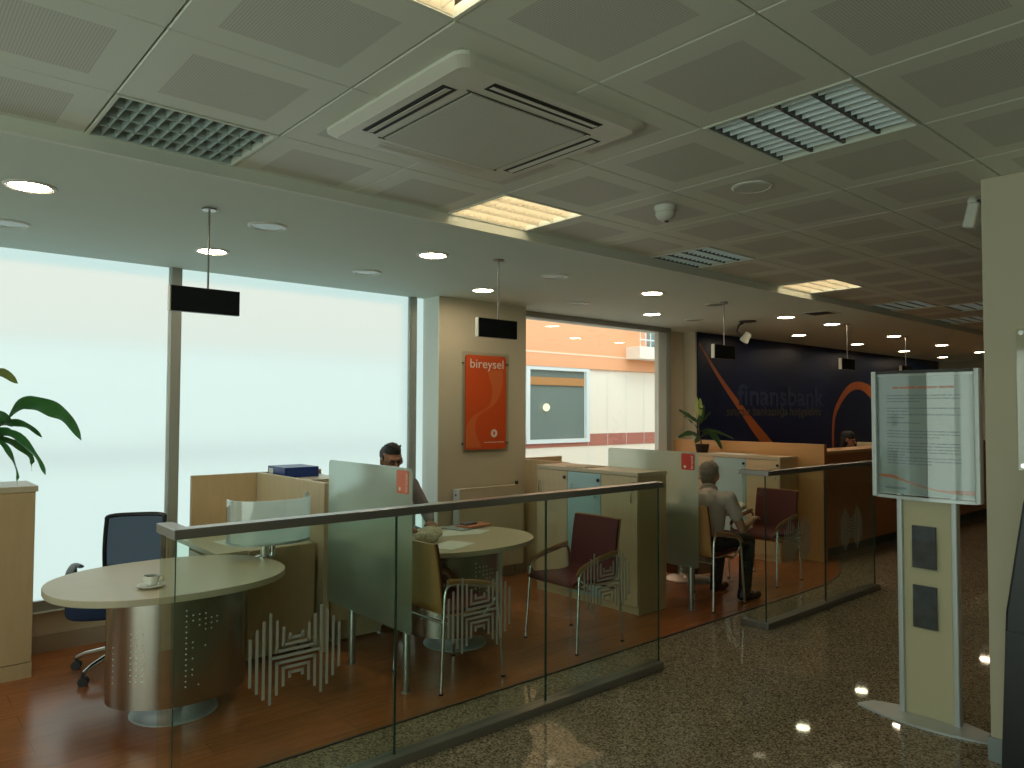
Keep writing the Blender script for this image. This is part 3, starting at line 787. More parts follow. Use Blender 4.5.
sliding_cabinet(4.70, 3.83, 1.19, .375, 'low maple cabinet with one pale blue door behind the burgundy chair')
sliding_cabinet(7.50, 4.14, 1.24, .36, 'farther maple cabinet with a pale blue door and a plant on top')
tag(MB().prism(rrect(-.15, -.11, .15, .11, .01), 1.145, 1.152).build('folder', 'pouch'), 'thin grey folder lying on the nearer sliding-door cabinet', 'folder').location = (4.86, 4.55, 0)
tag(MB().prism(rrect(-.12, -.30, .12, .22, .01), 1.145, 1.150).build('paper_sheet', 'paper'), 'white papers lying on top of the farther maple cabinet', 'paper').location = (7.66, 4.85, 0)

# tall cabinet with plant, left edge
t = thing('storage_cabinet', 'tall maple cabinet under the leafy plant at the left edge', 'cabinet', (.805, 5.40, 0))
MB().box(-1.0, .0, .0, 0, .42, 1.135).build('body', 'woodside', t)
MB().box(-1.01, -.012, 1.135, .012, .43, 1.17).build('top_board', 'woodtop', t, bevel=.002)
for i in range(2): 
    d_ = MB().box(-.998 + i * .5, -.018, .10, -.503 + i * .5, -.001, 1.13).build('door', 'woodside', t, bevel=.002)
    MB().tube([(-.56 + i * .1, -.018, .60), (-.56 + i * .1, -.04, .61), (-.56 + i * .1, -.04, .70), (-.56 + i * .1, -.018, .71)], .005, 8).build('handle', 'chrome', d_, True)
MB().box(-1.0, -.018, 0, 0, -.001, .095).build('plinth', 'woodside', t)

# plants
def leaf(path, wid, name, mat, parent, fold=.25, roll=.85):
    """arching blade following path, width profile, slight fold"""
    P = smoothpts(path, 6); m = MB(); vs = []; fs = []; L = len(P)
    for i, p in enumerate(P):
        p = Vector(p); tt = (Vector(P[min(i + 1, L - 1)]) - Vector(P[max(i - 1, 0)])).normalized()
        side = tt.cross(Vector((0, 0, 1)));
        if side.length < .1: side = Vector((1, 0, 0))
        side.normalize(); up = side.cross(tt); cr_, sr_ = math.cos(roll), math.sin(roll); side, up = side * cr_ + up * sr_, up * cr_ - side * sr_
        u = i / (L - 1); w = wid * (math.sin(PI * min(1, u * 1.02)) ** .75 if u < .98 else .02) + .001
        rip = math.sin(u * 19) * .006
        vs += [p - side * w + up * (w * fold + rip), p, p + side * w + up * (w * fold - rip)]
    for i in range(L - 1):
        a = i * 3; fs += [(a, a + 1, a + 4, a + 3), (a + 1, a + 2, a + 5, a + 4)]
    b = len(vs); vs2 = [Vector(v) - Vector((0, 0, .0012)) for v in vs]
    m.add(vs + vs2, fs + [tuple(b + i for i in reversed(f)) for f in fs]); return m.build(name, mat, parent, True)
t = thing('potted_plant', 'leafy green plant with long drooping leaves on the tall cabinet', 'plant', (.50, 5.62, 1.17))
MB().lathe([(.085, 0), (.095, .01), (.118, .17), (.125, .20), (.118, .20), (.11, .17)], n=32).build('pot', 'pot', t, True)
MB().lathe([(.112, .165), (.10, .178), (.002, .182)], n=24).build('soil', 'soil', t, True)
def L_(az, pts, w, mat='leaf'):
    a = math.radians(az); c, s_ = math.cos(a), math.sin(a)
    leaf([(r * c, r * s_, z) for r, z in pts], w, 'leaf', mat, t)
MB().tube([(.02, 0, .17), (.10, -.02, .33), (.20, -.02, .44)], .004, 6).build('leaf_stalk', 'stem', t, True)
L_(-6, [(.18, .42), (.25, .50), (.33, .50), (.42, .46), (.50, .40), (.58, .27)], .062)
L_(10, [(.03, .2), (.10, .35), (.20, .385), (.30, .36), (.38, .29)], .026)
L_(-25, [(.02, .2), (.10, .31), (.22, .31), (.34, .18), (.40, .06)], .036)
L_(-40, [(.02, .2), (.09, .28), (.18, .25), (.26, .12), (.28, .0)], .034)
L_(-5, [(.02, .2), (.12, .28), (.22, .25), (.30, .17), (.31, .08)], .028)
L_(-70, [(.02, .2), (.08, .30), (.14, .29), (.20, .17), (.22, .06)], .038)
L_(40, [(.02, .2), (.10, .38), (.20, .42), (.30, .36)], .045)
L_(120, [(.02, .2), (.10, .36), (.16, .36), (.17, .24)], .04)
L_(180, [(.02, .2), (.10, .36), (.24, .40), (.38, .28), (.44, .10)], .045)
L_(230, [(.02, .2), (.12, .32), (.26, .30), (.36, .14)], .04)
L_(280, [(.02, .2), (.08, .32), (.16, .28), (.24, .12)], .04)
L_(-15, [(.01, .2), (.05, .31), (.10, .37), (.17, .42)], .05)
L_(-50, [(.01, .2), (.03, .28), (.07, .22), (.10, .10)], .035)
L_(-10, [(.01, .2), (.05, .30), (.12, .33), (.20, .34)], .045)
L_(15, [(.01, .2), (.06, .52), (.13, .70), (.24, .64)], .045, 'leafyellow')

t = thing('potted_plant', 'small rubber plant on the farther cabinet against the navy wall', 'plant', (7.66, 5.24, 1.145))
MB().lathe([(.06, 0), (.07, .01), (.085, .10), (.078, .10), (.075, .08)], n=28).build('pot', 'soil', t, True)
MB().lathe([(.074, .078), (.05, .085), (.002, .088)], n=20).build('soil', 'soil', t, True)
MB().tube([(0, 0, .08), (-.02, .03, .2), (.0, .05, .34), (.02, .05, .46)], .007, 8).build('trunk', 'stem', t, True)
def L2(az, b, pts, w, mat='leafdark'):
    a = math.radians(az); c, s_ = math.cos(a), math.sin(a)
    leaf([(b[0] + r * c, b[1] + r * s_, b[2] + z) for r, z in pts], w * .72, 'leaf', mat, t)
L2(150, (0, .04, .18), [(0, 0), (.12, .05), (.28, .0)], .05); L2(-40, (0, .03, .18), [(0, 0), (.10, .06), (.20, -.02), (.26, -.14)], .055)
L2(-60, (0, .04, .25), [(0, 0), (.12, .02), (.26, -.02), (.40, -.08)], .03); L2(120, (0, .05, .36), [(0, 0), (.12, .08), (.24, .16)], .04)
L2(-90, (0, .05, .34), [(0, 0), (.04, .10), (.08, .24)], .045); L2(60, (.0, .05, .4), [(0, 0), (.02, .12), (.05, .28)], .04, 'leafyellow')
L2(-120, (0, .05, .40), [(0, 0), (.04, .12), (.04, .26)], .04, 'leafyellow'); L2(-20, (.0, .05, .33), [(0, 0), (.10, .08), (.18, .16)], .045)
L2(170, (0, .04, .26), [(0, 0), (.12, .10), (.26, .18)], .02); L2(200, (0, .03, .14), [(0, 0), (.12, .02), (.26, -.02)], .04)

# binders behind the partition
t = thing('pedestal_cabinet', 'narrow maple cabinet behind the wooden screen by the window', 'cabinet', (2.415, 5.20, 0))
MB().box(0, 0, .742, .40, .56, 1.10).build('body', 'wood', t); MB().box(0, -.005, 1.10, .405, .56, 1.12).build('top_board', 'woodtop', t)
t = thing('binder', 'blue ring binder lying on top behind the wooden screen', 'binder', (2.44, 5.44, 1.12), 0)
MB().box(0, 0, 0, .28, .32, .004).box(0, 0, .074, .28, .32, .078).box(0, .0, .004, .004, .32, .074).box(.0, 0, .004, .28, .003, .074).build('cover', 'bluebinder', t)
MB().box(.006, .006, .005, .27, .31, .068).build('pages', 'paper', t)
MB().box(-.0012, .22, .014, -.0004, .30, .062).build('spine_label', 'paper', t)

# ------------------------------------------------------------------ chairs
def visitor_chair(x, y, rz, label):
    """faces local +x"""
    t = thing('visitor_chair', label, 'chair', (x, y, 0), rz, None)
    for s_ in (-1, 1):
        yy = s_ * .245
        fr = MB().tube(smoothpts([(.245, yy * 1.04, .005), (.228, yy * 1.02, .25), (.212, yy, .47), (.200, yy, .525), (.160, yy, .562), (.06, yy, .588), (-.08, yy, .612), (-.155, yy, .618), (-.188, yy, .585), (-.198, yy, .48), (-.212, yy * 1.02, .22), (-.225, yy * 1.04, .005)], 4), .0105, 10).build('side_frame', 'chrome', t, True)
        MB().lathe([(.014, 0), (.014, .012), (.011, .014)], cx=.245, cy=yy * 1.04, n=12).lathe([(.014, 0), (.014, .012), (.011, .014)], cx=-.225, cy=yy * 1.04, n=12).build('foot_cap', 'black', fr)
        MB().tube(smoothpts([(.226, yy, .525), (.182, yy, .567), (.06, yy, .603), (-.08, yy, .628), (-.175, yy, .638)], 5), .018, 12, flat=.5, up=(0, 1, 0)).build('armrest', 'armwood', t, True)
    MB().tube([(.10, -.24, .405), (.10, .24, .405)], .010, 10).build('cross_bar', 'chrome', t, True)
    MB().tube([(-.16, -.235, .385), (-.16, .235, .385)], .010, 10).build('cross_bar', 'chrome', t, True)
    MB().tube([(.10, -.24, .405), (.213, -.24, .50)], .009, 8).tube([(.10, .24, .405), (.213, .24, .50)], .009, 8).tube([(-.16, -.235, .385), (-.208, -.242, .42)], .009, 8).tube([(-.16, .235, .385), (-.208, .242, .42)], .009, 8).build('bracket', 'chrome', t, True)
    # curved plywood shell profile
    prof = smoothpts([(.235, .435), (.21, .455), (.10, .452), (-.05, .438), (-.16, .445), (-.205, .475), (-.217, .54), (-.230, .66), (-.250, .79), (-.266, .868)], 5)
    def shell(off0, off1, wfun, i0, i1):
        m = MB(); vs = []; n = 9; pr_ = prof[i0:i1 + 1]; fs = []
        cnt = len(pr_)
        for side, off in ((0, off0), (1, off1)):
            for i, p in enumerate(pr_):
                a = Vector(pr_[min(i + 1, cnt - 1)]) - Vector(pr_[max(i - 1, 0)]); a.normalize(); nn = Vector((-a.y, a.x)) * -1
                q = Vector(p) + nn * off
                w = wfun((i0 + i) / (len(prof) - 1))
                for k in range(n):
                    v = -1 + 2 * k / (n - 1)
                    bow = .018 * (v * v) if i0 + i > len(prof) * .5 else 0
                    vs.append((q.x + bow, v * w, q.y))
        N = cnt * n
        for i in range(cnt - 1):
            for k in range(n - 1):
                a = i * n + k; fs += [(a, a + 1, a + n + 1, a + n), (N + a, N + a + n, N + a + n + 1, N + a + 1)]
            fs += [(i * n, (i + 1) * n, N + (i + 1) * n, N + i * n), (i * n + n - 1, N + i * n + n - 1, N + (i + 1) * n + n - 1, (i + 1) * n + n - 1)]
        for k in range(n - 1):
            a = k; fs.append((a, N + a, N + a + 1, a + 1)); a = (cnt - 1) * n + k; fs.append((a, a + 1, N + a + 1, N + a))
        m.add(vs, fs); return m
    wf_ = lambda u: .225 if u < .55 else .225 - .012 * (u - .55)
    K = len(prof) - 1; mid = int(K * .5)
    shell(.001, -.011, wf_, 0, K).build('shell', 'veneer', t, True)
    shell(.024, .0012, lambda u: wf_(u) - .004, 1, mid).build('seat', 'burgundy', t, True)
    shell(.020, .0012, lambda u: wf_(u) - .004, mid, K - 1).build('backrest', 'burgundy', t, True)
    return t
VC = visitor_chair(3.885, 3.745, PI, 'burgundy chair with beech armrests facing the table, before the cabinet')
dup(VC, (2.765, 3.77, 0), 0, label='chair showing its beech plywood back beside the nearest frosted glass screen')
dup(VC, (5.46, 3.74, 0), 0, label='chair with beech back that the grey-haired man sits on')
dup(VC, (6.68, 3.85, 0), PI, label='burgundy chair behind the farther glass railing, facing the grey-haired man')

def office_chair(x, y, rz, label):
    """faces local -y"""
    t = thing('office_chair', label, 'chair', (x, y, 0), rz)
    for k in range(5):
        a = math.radians(90 + 72 * k); c, s_ = math.cos(a), math.sin(a)
        l_ = MB().tube([(c * .03, s_ * .03, .115), (c * .12, s_ * .12, .125), (c * .24, s_ * .24, .10), (c * .30, s_ * .30, .075)], [.024, .021, .016, .014], 10).build('leg', 'chrome', t, True)
        cx, cy = c * .30, s_ * .30
        m = MB()
        for q in (-.014, .014):
            m.lathe([(.027, q - .009), (.029, q - .006), (.029, q + .006), (.027, q + .009)], cx=cx, cy=cy, cz=.029, n=18, axis='y')
        m.box(cx - .01, cy - .006, .03, cx + .01, cy + .006, .08); m.build('caster', 'black', l_, True)
    MB().lathe([(.035, .09), (.035, .14), (.026, .15), (.026, .26), (.016, .27), (.016, .37)], n=20).build('gas_column', 'black', t, True)
    MB().box(-.11, -.10, .35, .11, .12, .385).build('mechanism', 'black', t, bevel=.008)
    m = MB().prism([(x_ - .05, y_ - .02) for x_, y_ in superell(.265, .25, 3.2, 40)], .375, .468); m.v = [(x_, y_ * (1 if z_ > .4 else .92), z_ + (.012 * (abs(y_) / .24) if z_ > .4 else 0)) for x_, y_, z_ in m.v]
    m.build('seat', 'blueseat', t, True, bevel=.028, seg=4)
    MB().tube([(0, .10, .37), (0, .25, .38), (0, .285, .46), (0, .29, .62)], .016, 8).build('back_stem', 'black', t, True)
    fr = smoothpts([(-.17, .285, .52), (-.18, .295, .70), (-.178, .33, .88), (-.16, .342, .925), (0, .350, .932), (.16, .342, .925), (.178, .33, .88), (.18, .295, .70), (.17, .285, .52), (.0, .275, .505), (-.17, .285, .52)], 4)[:-1]
    bf = MB().tube(fr, .014, 8, closed=True).tube([(-.17, .29, .60), (0, .283, .60), (.17, .29, .60)], .010, 8).build('back_frame', 'black', t, True)
    m = MB(); n = 8; rows = [(-.0, .285, .515), (.0, .29, .60), (.0, .298, .72), (.0, .315, .83), (0, .345, .925)]
    vs = []; 
    for (_, y_, z_) in rows:
        for k in range(n): v = -1 + 2 * k / (n - 1); vs.append((v * .168, y_ - .0 + .010 * (1 - v * v), z_))
    m.add(vs, [(i * n + k, i * n + k + 1, (i + 1) * n + k + 1, (i + 1) * n + k) for i in range(len(rows) - 1) for k in range(n - 1)])
    m.build('mesh_back', 'mesh', t, True)
    for s_ in (-1, 1):
        MB().tube([(s_ * .12, .02, .375), (s_ * .27, .02, .38), (s_ * .30, .03, .45), (s_ * .30, .08, .60), (s_ * .295, .04, .655)], .011, 8).build('arm_support', 'black', t, True)
        MB().tube(smoothpts([(s_ * .29, .15, .635), (s_ * .295, .04, .668), (s_ * .29, -.08, .66), (s_ * .28, -.17, .64)], 4), .024, 10, flat=.5).build('armrest', 'black', t, True)
    return t
OC = office_chair(1.27, 5.17, math.radians(-23), 'blue-seated mesh-back swivel chair behind the nearest oval table')
dup(OC, (3.18, 5.18, 0), math.radians(0), label='black swivel chair under the employee with glasses')

# ------------------------------------------------------------------ radiator and poster on the pier
t = thing('radiator', 'cream panel radiator under the orange poster', 'radiator', (4.18, 5.64, .12))
MB().box(.02, -.105, 0, .80, -.085, .775).box(.02, -.045, 0, .80, -.03, .775).build('panel', 'wall', t, bevel=.004)
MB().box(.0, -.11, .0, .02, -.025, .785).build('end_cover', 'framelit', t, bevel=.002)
MB().box(.80, -.11, .0, .82, -.025, .785).build('end_cover', 'wall', t, bevel=.002)
MB().box(.02, -.108, .776, .80, -.028, .785).build('top_grille', 'wall', t)
MB().lathe([(.010, -.004), (.010, 0)], cx=-.0, cy=-.07, cz=.73, n=10, axis='x').build('end_hole', 'plinth', t)
MB().lathe([(.016, .785), (.018, .80), (.016, .82)], cx=.76, cy=-.07, n=14).build('valve', 'plinth', t, True)
for xx in (.2, .7): MB().box(xx, -.03, .1, xx + .03, 0, .7).build('bracket', 'wall', t)
for xx in (.06, .74): MB().tube([(xx, -.07, 0), (xx, -.07, -.12)], .008, 8).build('pipe', 'alu', t)

t = thing('wall_poster', 'orange poster reading bireysel on the cream pier', 'poster', (4.325, 5.645, 1.265))
W, H = .51, .918
MB().prism(rrect(-.035, -.03, W + .045, H + .03, .01), -.018, -.014, 'y').build('backing_sheet', 'acrylic', t)
MB().prism(rrect(0, 0, W, H, .03), -.028, -.0185, 'y').build('orange_board', 'orange', t)
for xx in (-.02, W + .03):
    for zz in (.06, H - .08): MB().lathe([(.010, -.026), (.010, 0)], cx=xx, cz=zz, n=12, axis='y').build('standoff', 'alu', t)
def curve_area(L, R, mat, y):
    m = MB(); n = len(L); m.add([(a, y, z) for a, z in L] + [(a, y, z) for a, z in R] + [(a, y + .0008, z) for a, z in L] + [(a, y + .0008, z) for a, z in R],
        [(i, i + 1, n + i + 1, n + i) for i in range(n - 1)] + [(2 * n + i, 3 * n + i, 3 * n + i + 1, 2 * n + i + 1) for i in range(n - 1)]); return m.build('wave', mat, t)
curve_area(smoothpts([(.26, .78), (.30, .68), (.33, .60), (.325, .52), (.29, .43), (.20, .375), (.10, .33), (.02, .24), (.005, .15), (.005, .02)]),
           smoothpts([(.46, .78), (.47, .68), (.46, .62), (.43, .54), (.37, .45), (.27, .39), (.16, .33), (.12, .24), (.13, .14), (.20, .02)]), 'orange2', -.0290)
text_obj('poster_title', 'bireysel', .125, 'whitetext', (.045, -.0285, .795), (PI / 2, 0, 0), t, width=.42, extrude=.001)
MB().lathe([(.040, -.0008), (.040, 0)], cx=.355, cy=-.0286, cz=.155, n=28, axis='y').build('poster_emblem', 'whitetext', t)
MB().add([(.355 - .018, -.0298, .165), (.355, -.0298, .132), (.355 + .018, -.0298, .165), (.355 + .007, -.0298, .162), (.355 + .004, -.0298, .180), (.355 - .004, -.0298, .180), (.355 - .007, -.0298, .162)], [(0, 1, 2, 3, 4, 5, 6)]).build('emblem_arrow', 'red', t)
m = MB()
for i in range(12): m.box(.23 + i * .021, -.0292, .064, .247 + i * .021 - (.006 if i % 3 == 1 else 0), -.0286, .072)
m.build('small_print', 'whitetext', t)

# ------------------------------------------------------------------ hanging queue displays
def hang(x, y, label, w=.355):
    t = thing('hanging_display', label, 'display sign', (x, y, 2.155), 0)
    MB().box(-w / 2, -.016, 0, w / 2, .016, .132).build('housing', 'black', t, bevel=.002)
    MB().box(-w / 2 - .006, -.018, -.001, -w / 2 - .0005, .018, .133).build('end_cap', 'white', t)
    MB().box(-w / 2 + .002, -.0185, .002, w / 2 - .002, -.0163, .130).build('display_face', 'screenblack', t)
    MB().tube([(.012, 0, .132), (.012, 0, SOF - 2.16 - .006)], .0055, 10).build('stem', 'alu', t, True)
    MB().lathe([(.038, SOF - 2.16 - .008), (.038, SOF - 2.16)], cx=.012, n=20).build('ceiling_plate', 'alu', t)
    return t
HS = hang(1.338, 4.0, 'black display sign hanging before the frosted window mullion')
dup(HS, (3.355, 4.0, 2.16), label='black display sign hanging before the cream pier')
dup(HS, (6.30, 4.06, 2.16), label='dark display sign hanging before the left end of the navy wall')
dup(HS, (9.03, 4.09, 2.16), label='dark display sign hanging over the orange counter')
dup(HS, (11.06, 4.18, 2.16), label='farthest hanging display sign, just above the notice stand')

# ------------------------------------------------------------------ counter at the back
t = thing('desk_partition', 'orange lit wooden partition wall along the far bay', 'partition', (7.93, 3.84, 0))
MB().box(-.03, 0, 0, .03, 1.99, 1.285).build('board', 'orangetint', t, bevel=.002)  # orange light on light wood is put into the board's colour
MB().box(-.031, -.001, 0, .031, 0, 1.285).build('edge_strip', 'counter', t)
t = thing('service_counter', 'long dark orange service counter with a dark plinth', 'counter', (7.97, 3.92, 0))
m = MB().box(0, .03, .10, 7.0, .07, 1.165).mat(1)
for i in range(1, 5): m.box(i * 1.4, .028, .10, i * 1.4 + .005, .0299, 1.165)
m.build('front_panel', ['counter', 'plinth'], t)
MB().box(0, .05, 0, 7.0, .09, .10).box(0, .04, .0, 7.0, .05, .10).build('plinth', 'plinth', t)
MB().box(0, -.02, 1.165, 7.0, .32, 1.20).build('countertop', 'orangetint', t, bevel=.003)
MB().box(0, .32, .70, 7.0, .95, .73).build('work_surface', 'orangetint', t)
MB().box(6.96, .07, 0, 7.0, .95, 1.165).build('end_panel', 'counter', t)

t = thing('computer_monitor', 'cream computer monitor back on the service counter beside the notice stand', 'monitor', (10.28, 4.33, .73))
MB().lathe([(.11, 0), (.11, .012), (.03, .02), (.03, .2)], n=24).build('stand', 'standcream', t, True)
m = MB().box(-.02, -.2, .16, .03, .2, .50); m.build('casing', 'standcream', t, bevel=.01)
MB().box(.031, -.185, .175, .033, .185, .485).build('screen', 'black', t)

# ------------------------------------------------------------------ right side: column, notice stand, kiosk
struct(MB().box(4.06, -.60, 0, 4.75, 1.178, CEI).build('wall_column', 'wall', bevel=.003), 'broad cream column at the right edge')
struct(MB().box(4.045, -.61, 0, 4.06, 1.187, .11).box(4.06, 1.172, 0, 4.75, 1.187, .11).build('baseboard_column', 'stainless'))
t = thing('security_sensor', 'small white sensor on a bracket at the top of the cream column', 'sensor', (4.20, 1.18, 2.66))
MB().box(-.008, 0, .045, .008, .09, .06).build('bracket', 'plinth', t)
m = MB().box(-.03, .05, -.08, .03, .105, .05, rot=Matrix.Rotation(math.radians(14), 4, 'X')); m.build('housing', 'white', t, bevel=.012, seg=3)
MB().sphere((-.0, .075, .058), .024).build('ball_joint', 'white', t, True)
# clear holder on the column
t = thing('notice_holder', 'clear acrylic notice holder fixed to the cream column', 'notice holder', (4.06, 1.04, 1.38))
MB().box(-.012, -.55, 0, -.008, 0, .66).build('acrylic_sheet', 'acrylic', t)
for z in (.02, .64):
    for y in (-.02, -.53): MB().lathe([(.011, -.016), (.011, 0)], cy=y, cz=z, n=14, axis='x').build('standoff', 'chrome', t)
MB().box(-.0075, -.52, .05, -.006, -.06, .62).build('notice_sheet', 'poster', t)
# dark kiosk at the edge
t = thing('kiosk', 'black kiosk with a sloping top at the right picture edge', 'kiosk', (3.62, .62, 0))
MB().prism([(-.60, 0), (.348, 0), (.345, .25), (.320, .85), (.255, 1.29), (.22, 1.42), (-.60, 1.42)], -.18, .18, 'x').build('housing', 'black', t, bevel=.01)
MB().prism([(-.58, .02), (.340, .02), (.338, .25), (.318, .78), (-.58, .78)], -.186, -.181, 'x').build('lower_door', 'screenblack', t)

# notice stand
t = thing('notice_stand', 'tall notice stand with a framed notice and two leaflet holders', 'stand', (4.33, 1.545, 0))
out = [(x, y) for x, y in [(.14, .34)]]
bp = arc(.62, 0, .78, .78, 154, 206, 18)
MB().prism([(x, -y) for x, y in bp] + [(.02, .30), (.07, .16), (.07, -.16), (.02, -.30)], 0, .012).build('base_plate', 'alulight', t)
MB().box(0.0, -.125, .012, .02, .115, 1.18).build('board', 'standcream', t)
for y in (-.155, .115):
    MB().prism(rrect(-.018, y, .038, y + .03, .008), .012, 1.20).build('upright', 'alulight', t)
fr = thing('x', None, None); 
D.objects.remove(fr)
cf = [(-.045 + .045 * ((y / .25) ** 2), y) for y in [-.25 + .5 * i / 16 for i in range(17)]]
pst = MB().sheet(cf, 1.20, 1.845, .004).build('notice', 'poster', t)
MB().sheet([(x - .004, y) for x, y in cf], 1.185, 1.86, .0015).build('clear_cover', 'acrylic', pst)
for y in (-.272, .245):
    MB().prism(rrect(-.022, y, .03, y + .028, .008), 1.175, 1.875).build('frame_upright', 'alulight', t)
MB().sheet([(x + .004, y) for x, y in cf], 1.86, 1.875, .03).build('frame_rail', 'plinth', t)
MB().sheet([(x + .004, y) for x, y in cf], 1.17, 1.187, .03).build('frame_rail', 'alulight', t)
MB().box(.0, -.25, 1.19, .01, .25, 1.86).build('back_board', 'alulight', t)
def notice_bar(y0, y1, z, h, name, mat, m):
    k = 6; pts = []
    for i in range(k + 1):
        y = y0 + (y1 - y0) * i / k; pts.append((-.045 + .045 * ((y / .25) ** 2) - .0028, y))
    m.sheet(pts, z, z + h, .0008)
m = MB(); rr_ = random.Random(3)
for blk, (zt, nl) in enumerate(((1.735, 3), (1.665, 2), (1.63, 2), (1.585, 1), (1.54, 3), (1.475, 5), (1.395, 3))):
    for q in range(nl):
        y = .185
        end = -.185 if q < nl - 1 else rr_.uniform(-.18, .10)
        while y > end:
            w_ = min(rr_.uniform(.015, .05), y - end); notice_bar(y - w_, y, zt - q * .0165, .006, '', '', m); y -= w_ + .006
m.build('notice_text', 'ink', pst)
m = MB(); y = .15
for w_ in (.03, .085, .10, .07): notice_bar(y - w_, y, 1.775, .012, '', '', m); y -= w_ + .008
h_ = m.build('notice_heading', 'salmon', pst); h_['label'] = 'orange heading line of the notice'
m = MB(); m_t = smoothpts([(.238, 1.300), (.15, 1.298), (.02, 1.255), (-.10, 1.235), (-.238, 1.240)]); m_b = smoothpts([(.238, 1.285), (.15, 1.280), (.02, 1.248), (-.10, 1.222), (-.238, 1.215)])
def cxf(y): return -.045 + .045 * ((y / .25) ** 2) - .0030
n = len(m_t); m.add([(cxf(y), y, z) for y, z in m_t] + [(cxf(y), y, z) for y, z in m_b], [(i, i + 1, n + i + 1, n + i) for i in range(n - 1)])
m.build('orange_wave', 'salmon', pst)
m = MB(); notice_bar(.08, .20, 1.222, .013, '', '', m); m.build('notice_logo', 'ink', pst)
for z, hh in ((.80, .24), (.48, .24)):
    b_ = MB().box(-.022, -.058, z, -.0005, .072, z + .15).build('leaflet_holder', 'acrylic', t)
    MB().box(-.018, -.052, z + .004, -.005, .066, z + hh - .01).build('leaflet', 'brochure', b_)
b_ = None

# ------------------------------------------------------------------ papers on the second table
def flat(name, pts, z0, z1, mat, label, cat, loc, rz=0):
    o = MB().prism(pts, z0, z1).build(name, mat); o.location = loc; o.rotation_euler = (0, 0, rz); return tag(o, label, cat)
flat('paper_sheet', rrect(-.105, -.148, .105, .148, .003), 0, .0015, 'paper', 'white paper sheet under the salmon folder on the second table', 'paper', (3.42, 4.42, .74), .5)
flat('paper_sheet', rrect(-.148, -.105, .148, .105, .003), 0, .003, 'paper', 'white paper beside the beige pouch at the edge of the second table', 'paper', (2.98, 4.02, .74), .35)
flat('paper_sheet', rrect(-.148, -.105, .148, .105, .003), 0, .002, 'paper', 'white paper between the pouch and the magazines on the second table', 'paper', (3.26, 4.42, .74), -.3)
flat('magazine', rrect(-.15, -.105, .15, .105, .004), 0, .010, 'poster', 'grey-blue magazine under the salmon folder', 'magazine', (3.50, 4.56, .7405), .25)
flat('folder', rrect(-.13, -.07, .13, .07, .004), 0, .012, 'salmon', 'salmon pink folder on the magazines on the second table', 'folder', (3.58, 4.53, .7510), .15)
flat('wallet', rrect(-.065, -.04, .065, .04, .012), 0, .016, 'pot', 'small dark wallet lying on the salmon folder', 'wallet', (3.54, 4.55, .7635), .2)
m = MB().sphere((0, 0, .045), .1, 28, 14, (1.2, .8, .5))
m.v = [(x + .010 * math.sin(40 * y + 9 * z), y + .008 * math.sin(37 * x), max(0, z + .010 * math.sin(31 * x + 23 * y))) for x, y, z in m.v]
o = m.build('pouch', 'pouch', None, True); o.location = (2.94, 4.23, .741); o.rotation_euler = (0, 0, .2); tag(o, 'crumpled beige patterned pouch on the second table', 'pouch')
flat('mobile_phone', rrect(-.035, -.02, .035, .02, .006), 0, .01, 'black', 'small dark phone on the corner desk by the wooden screen', 'phone', (2.03, 4.78, .74), .1)
flat('paper_sheet', rrect(-.105, -.148, .105, .148, .003), 0, .002, 'paper', 'white paper sheet on the corner desk by the drawers', 'paper', (1.93, 5.05, .74), .1)

# ------------------------------------------------------------------ people
def blob(name, caps, mat, parent=None, ells=(), voxel=.008, it=3, label=None, cut=None):
    m = MB()
    for p0, r0, p1, r1 in caps:
        p0, p1 = Vector(p0), Vector(p1); d = p1 - p0; L = d.length
        k = max(2, int(L / .02)); pts = []; rs = []
        d.normalize()
        for q in (-1, -.8, -.5, -.2): pts.append(p0 + d * r0 * q); rs.append(max(.001, r0 * math.sqrt(max(0, 1 - q * q))))
        for i in range(k + 1): pts.append(p0 + (p1 - p0) * (i / k)); rs.append(r0 + (r1 - r0) * i / k)
        for q in (.2, .5, .8, 1): pts.append(p1 + d * r1 * q); rs.append(max(.001, r1 * math.sqrt(max(0, 1 - q * q))))
        m.tube(pts, rs, 14)
    for c, r in ells: m.sphere(c, 1.0, 20, 14, r)
    me = D.meshes.new(name); me.from_pydata(m.v, [], m.f)
    bm = bmesh.new(); bm.from_mesh(me); bmesh.ops.recalc_face_normals(bm, faces=bm.faces); bm.to_mesh(me); bm.free()
    o = D.objects.new(name, me); C.objects.link(o)
    a = o.modifiers.new('r', 'REMESH'); a.mode = 'VOXEL'; a.voxel_size = voxel
    b = o.modifiers.new('s', 'SMOOTH'); b.iterations = it; b.factor = .5
    dg = bpy.context.evaluated_depsgraph_get(); dg.update()
    me2 = D.meshes.new_from_object(o.evaluated_get(dg)); C.objects.unlink(o); D.objects.remove(o)
    me2.materials.clear(); me2.materials.append(M[mat])
    if cut:
        bm = bmesh.new(); bm.from_mesh(me2)
        bmesh.ops.delete(bm, geom=[v for v in bm.verts if cut(v.co)], context='VERTS'); bm.to_mesh(me2); bm.free()
    me2.shade_smooth()
    o = D.objects.new(name, me2); C.objects.link(o)
    if parent is not None: o.parent = parent
    if label: o['label'] = label
    return o
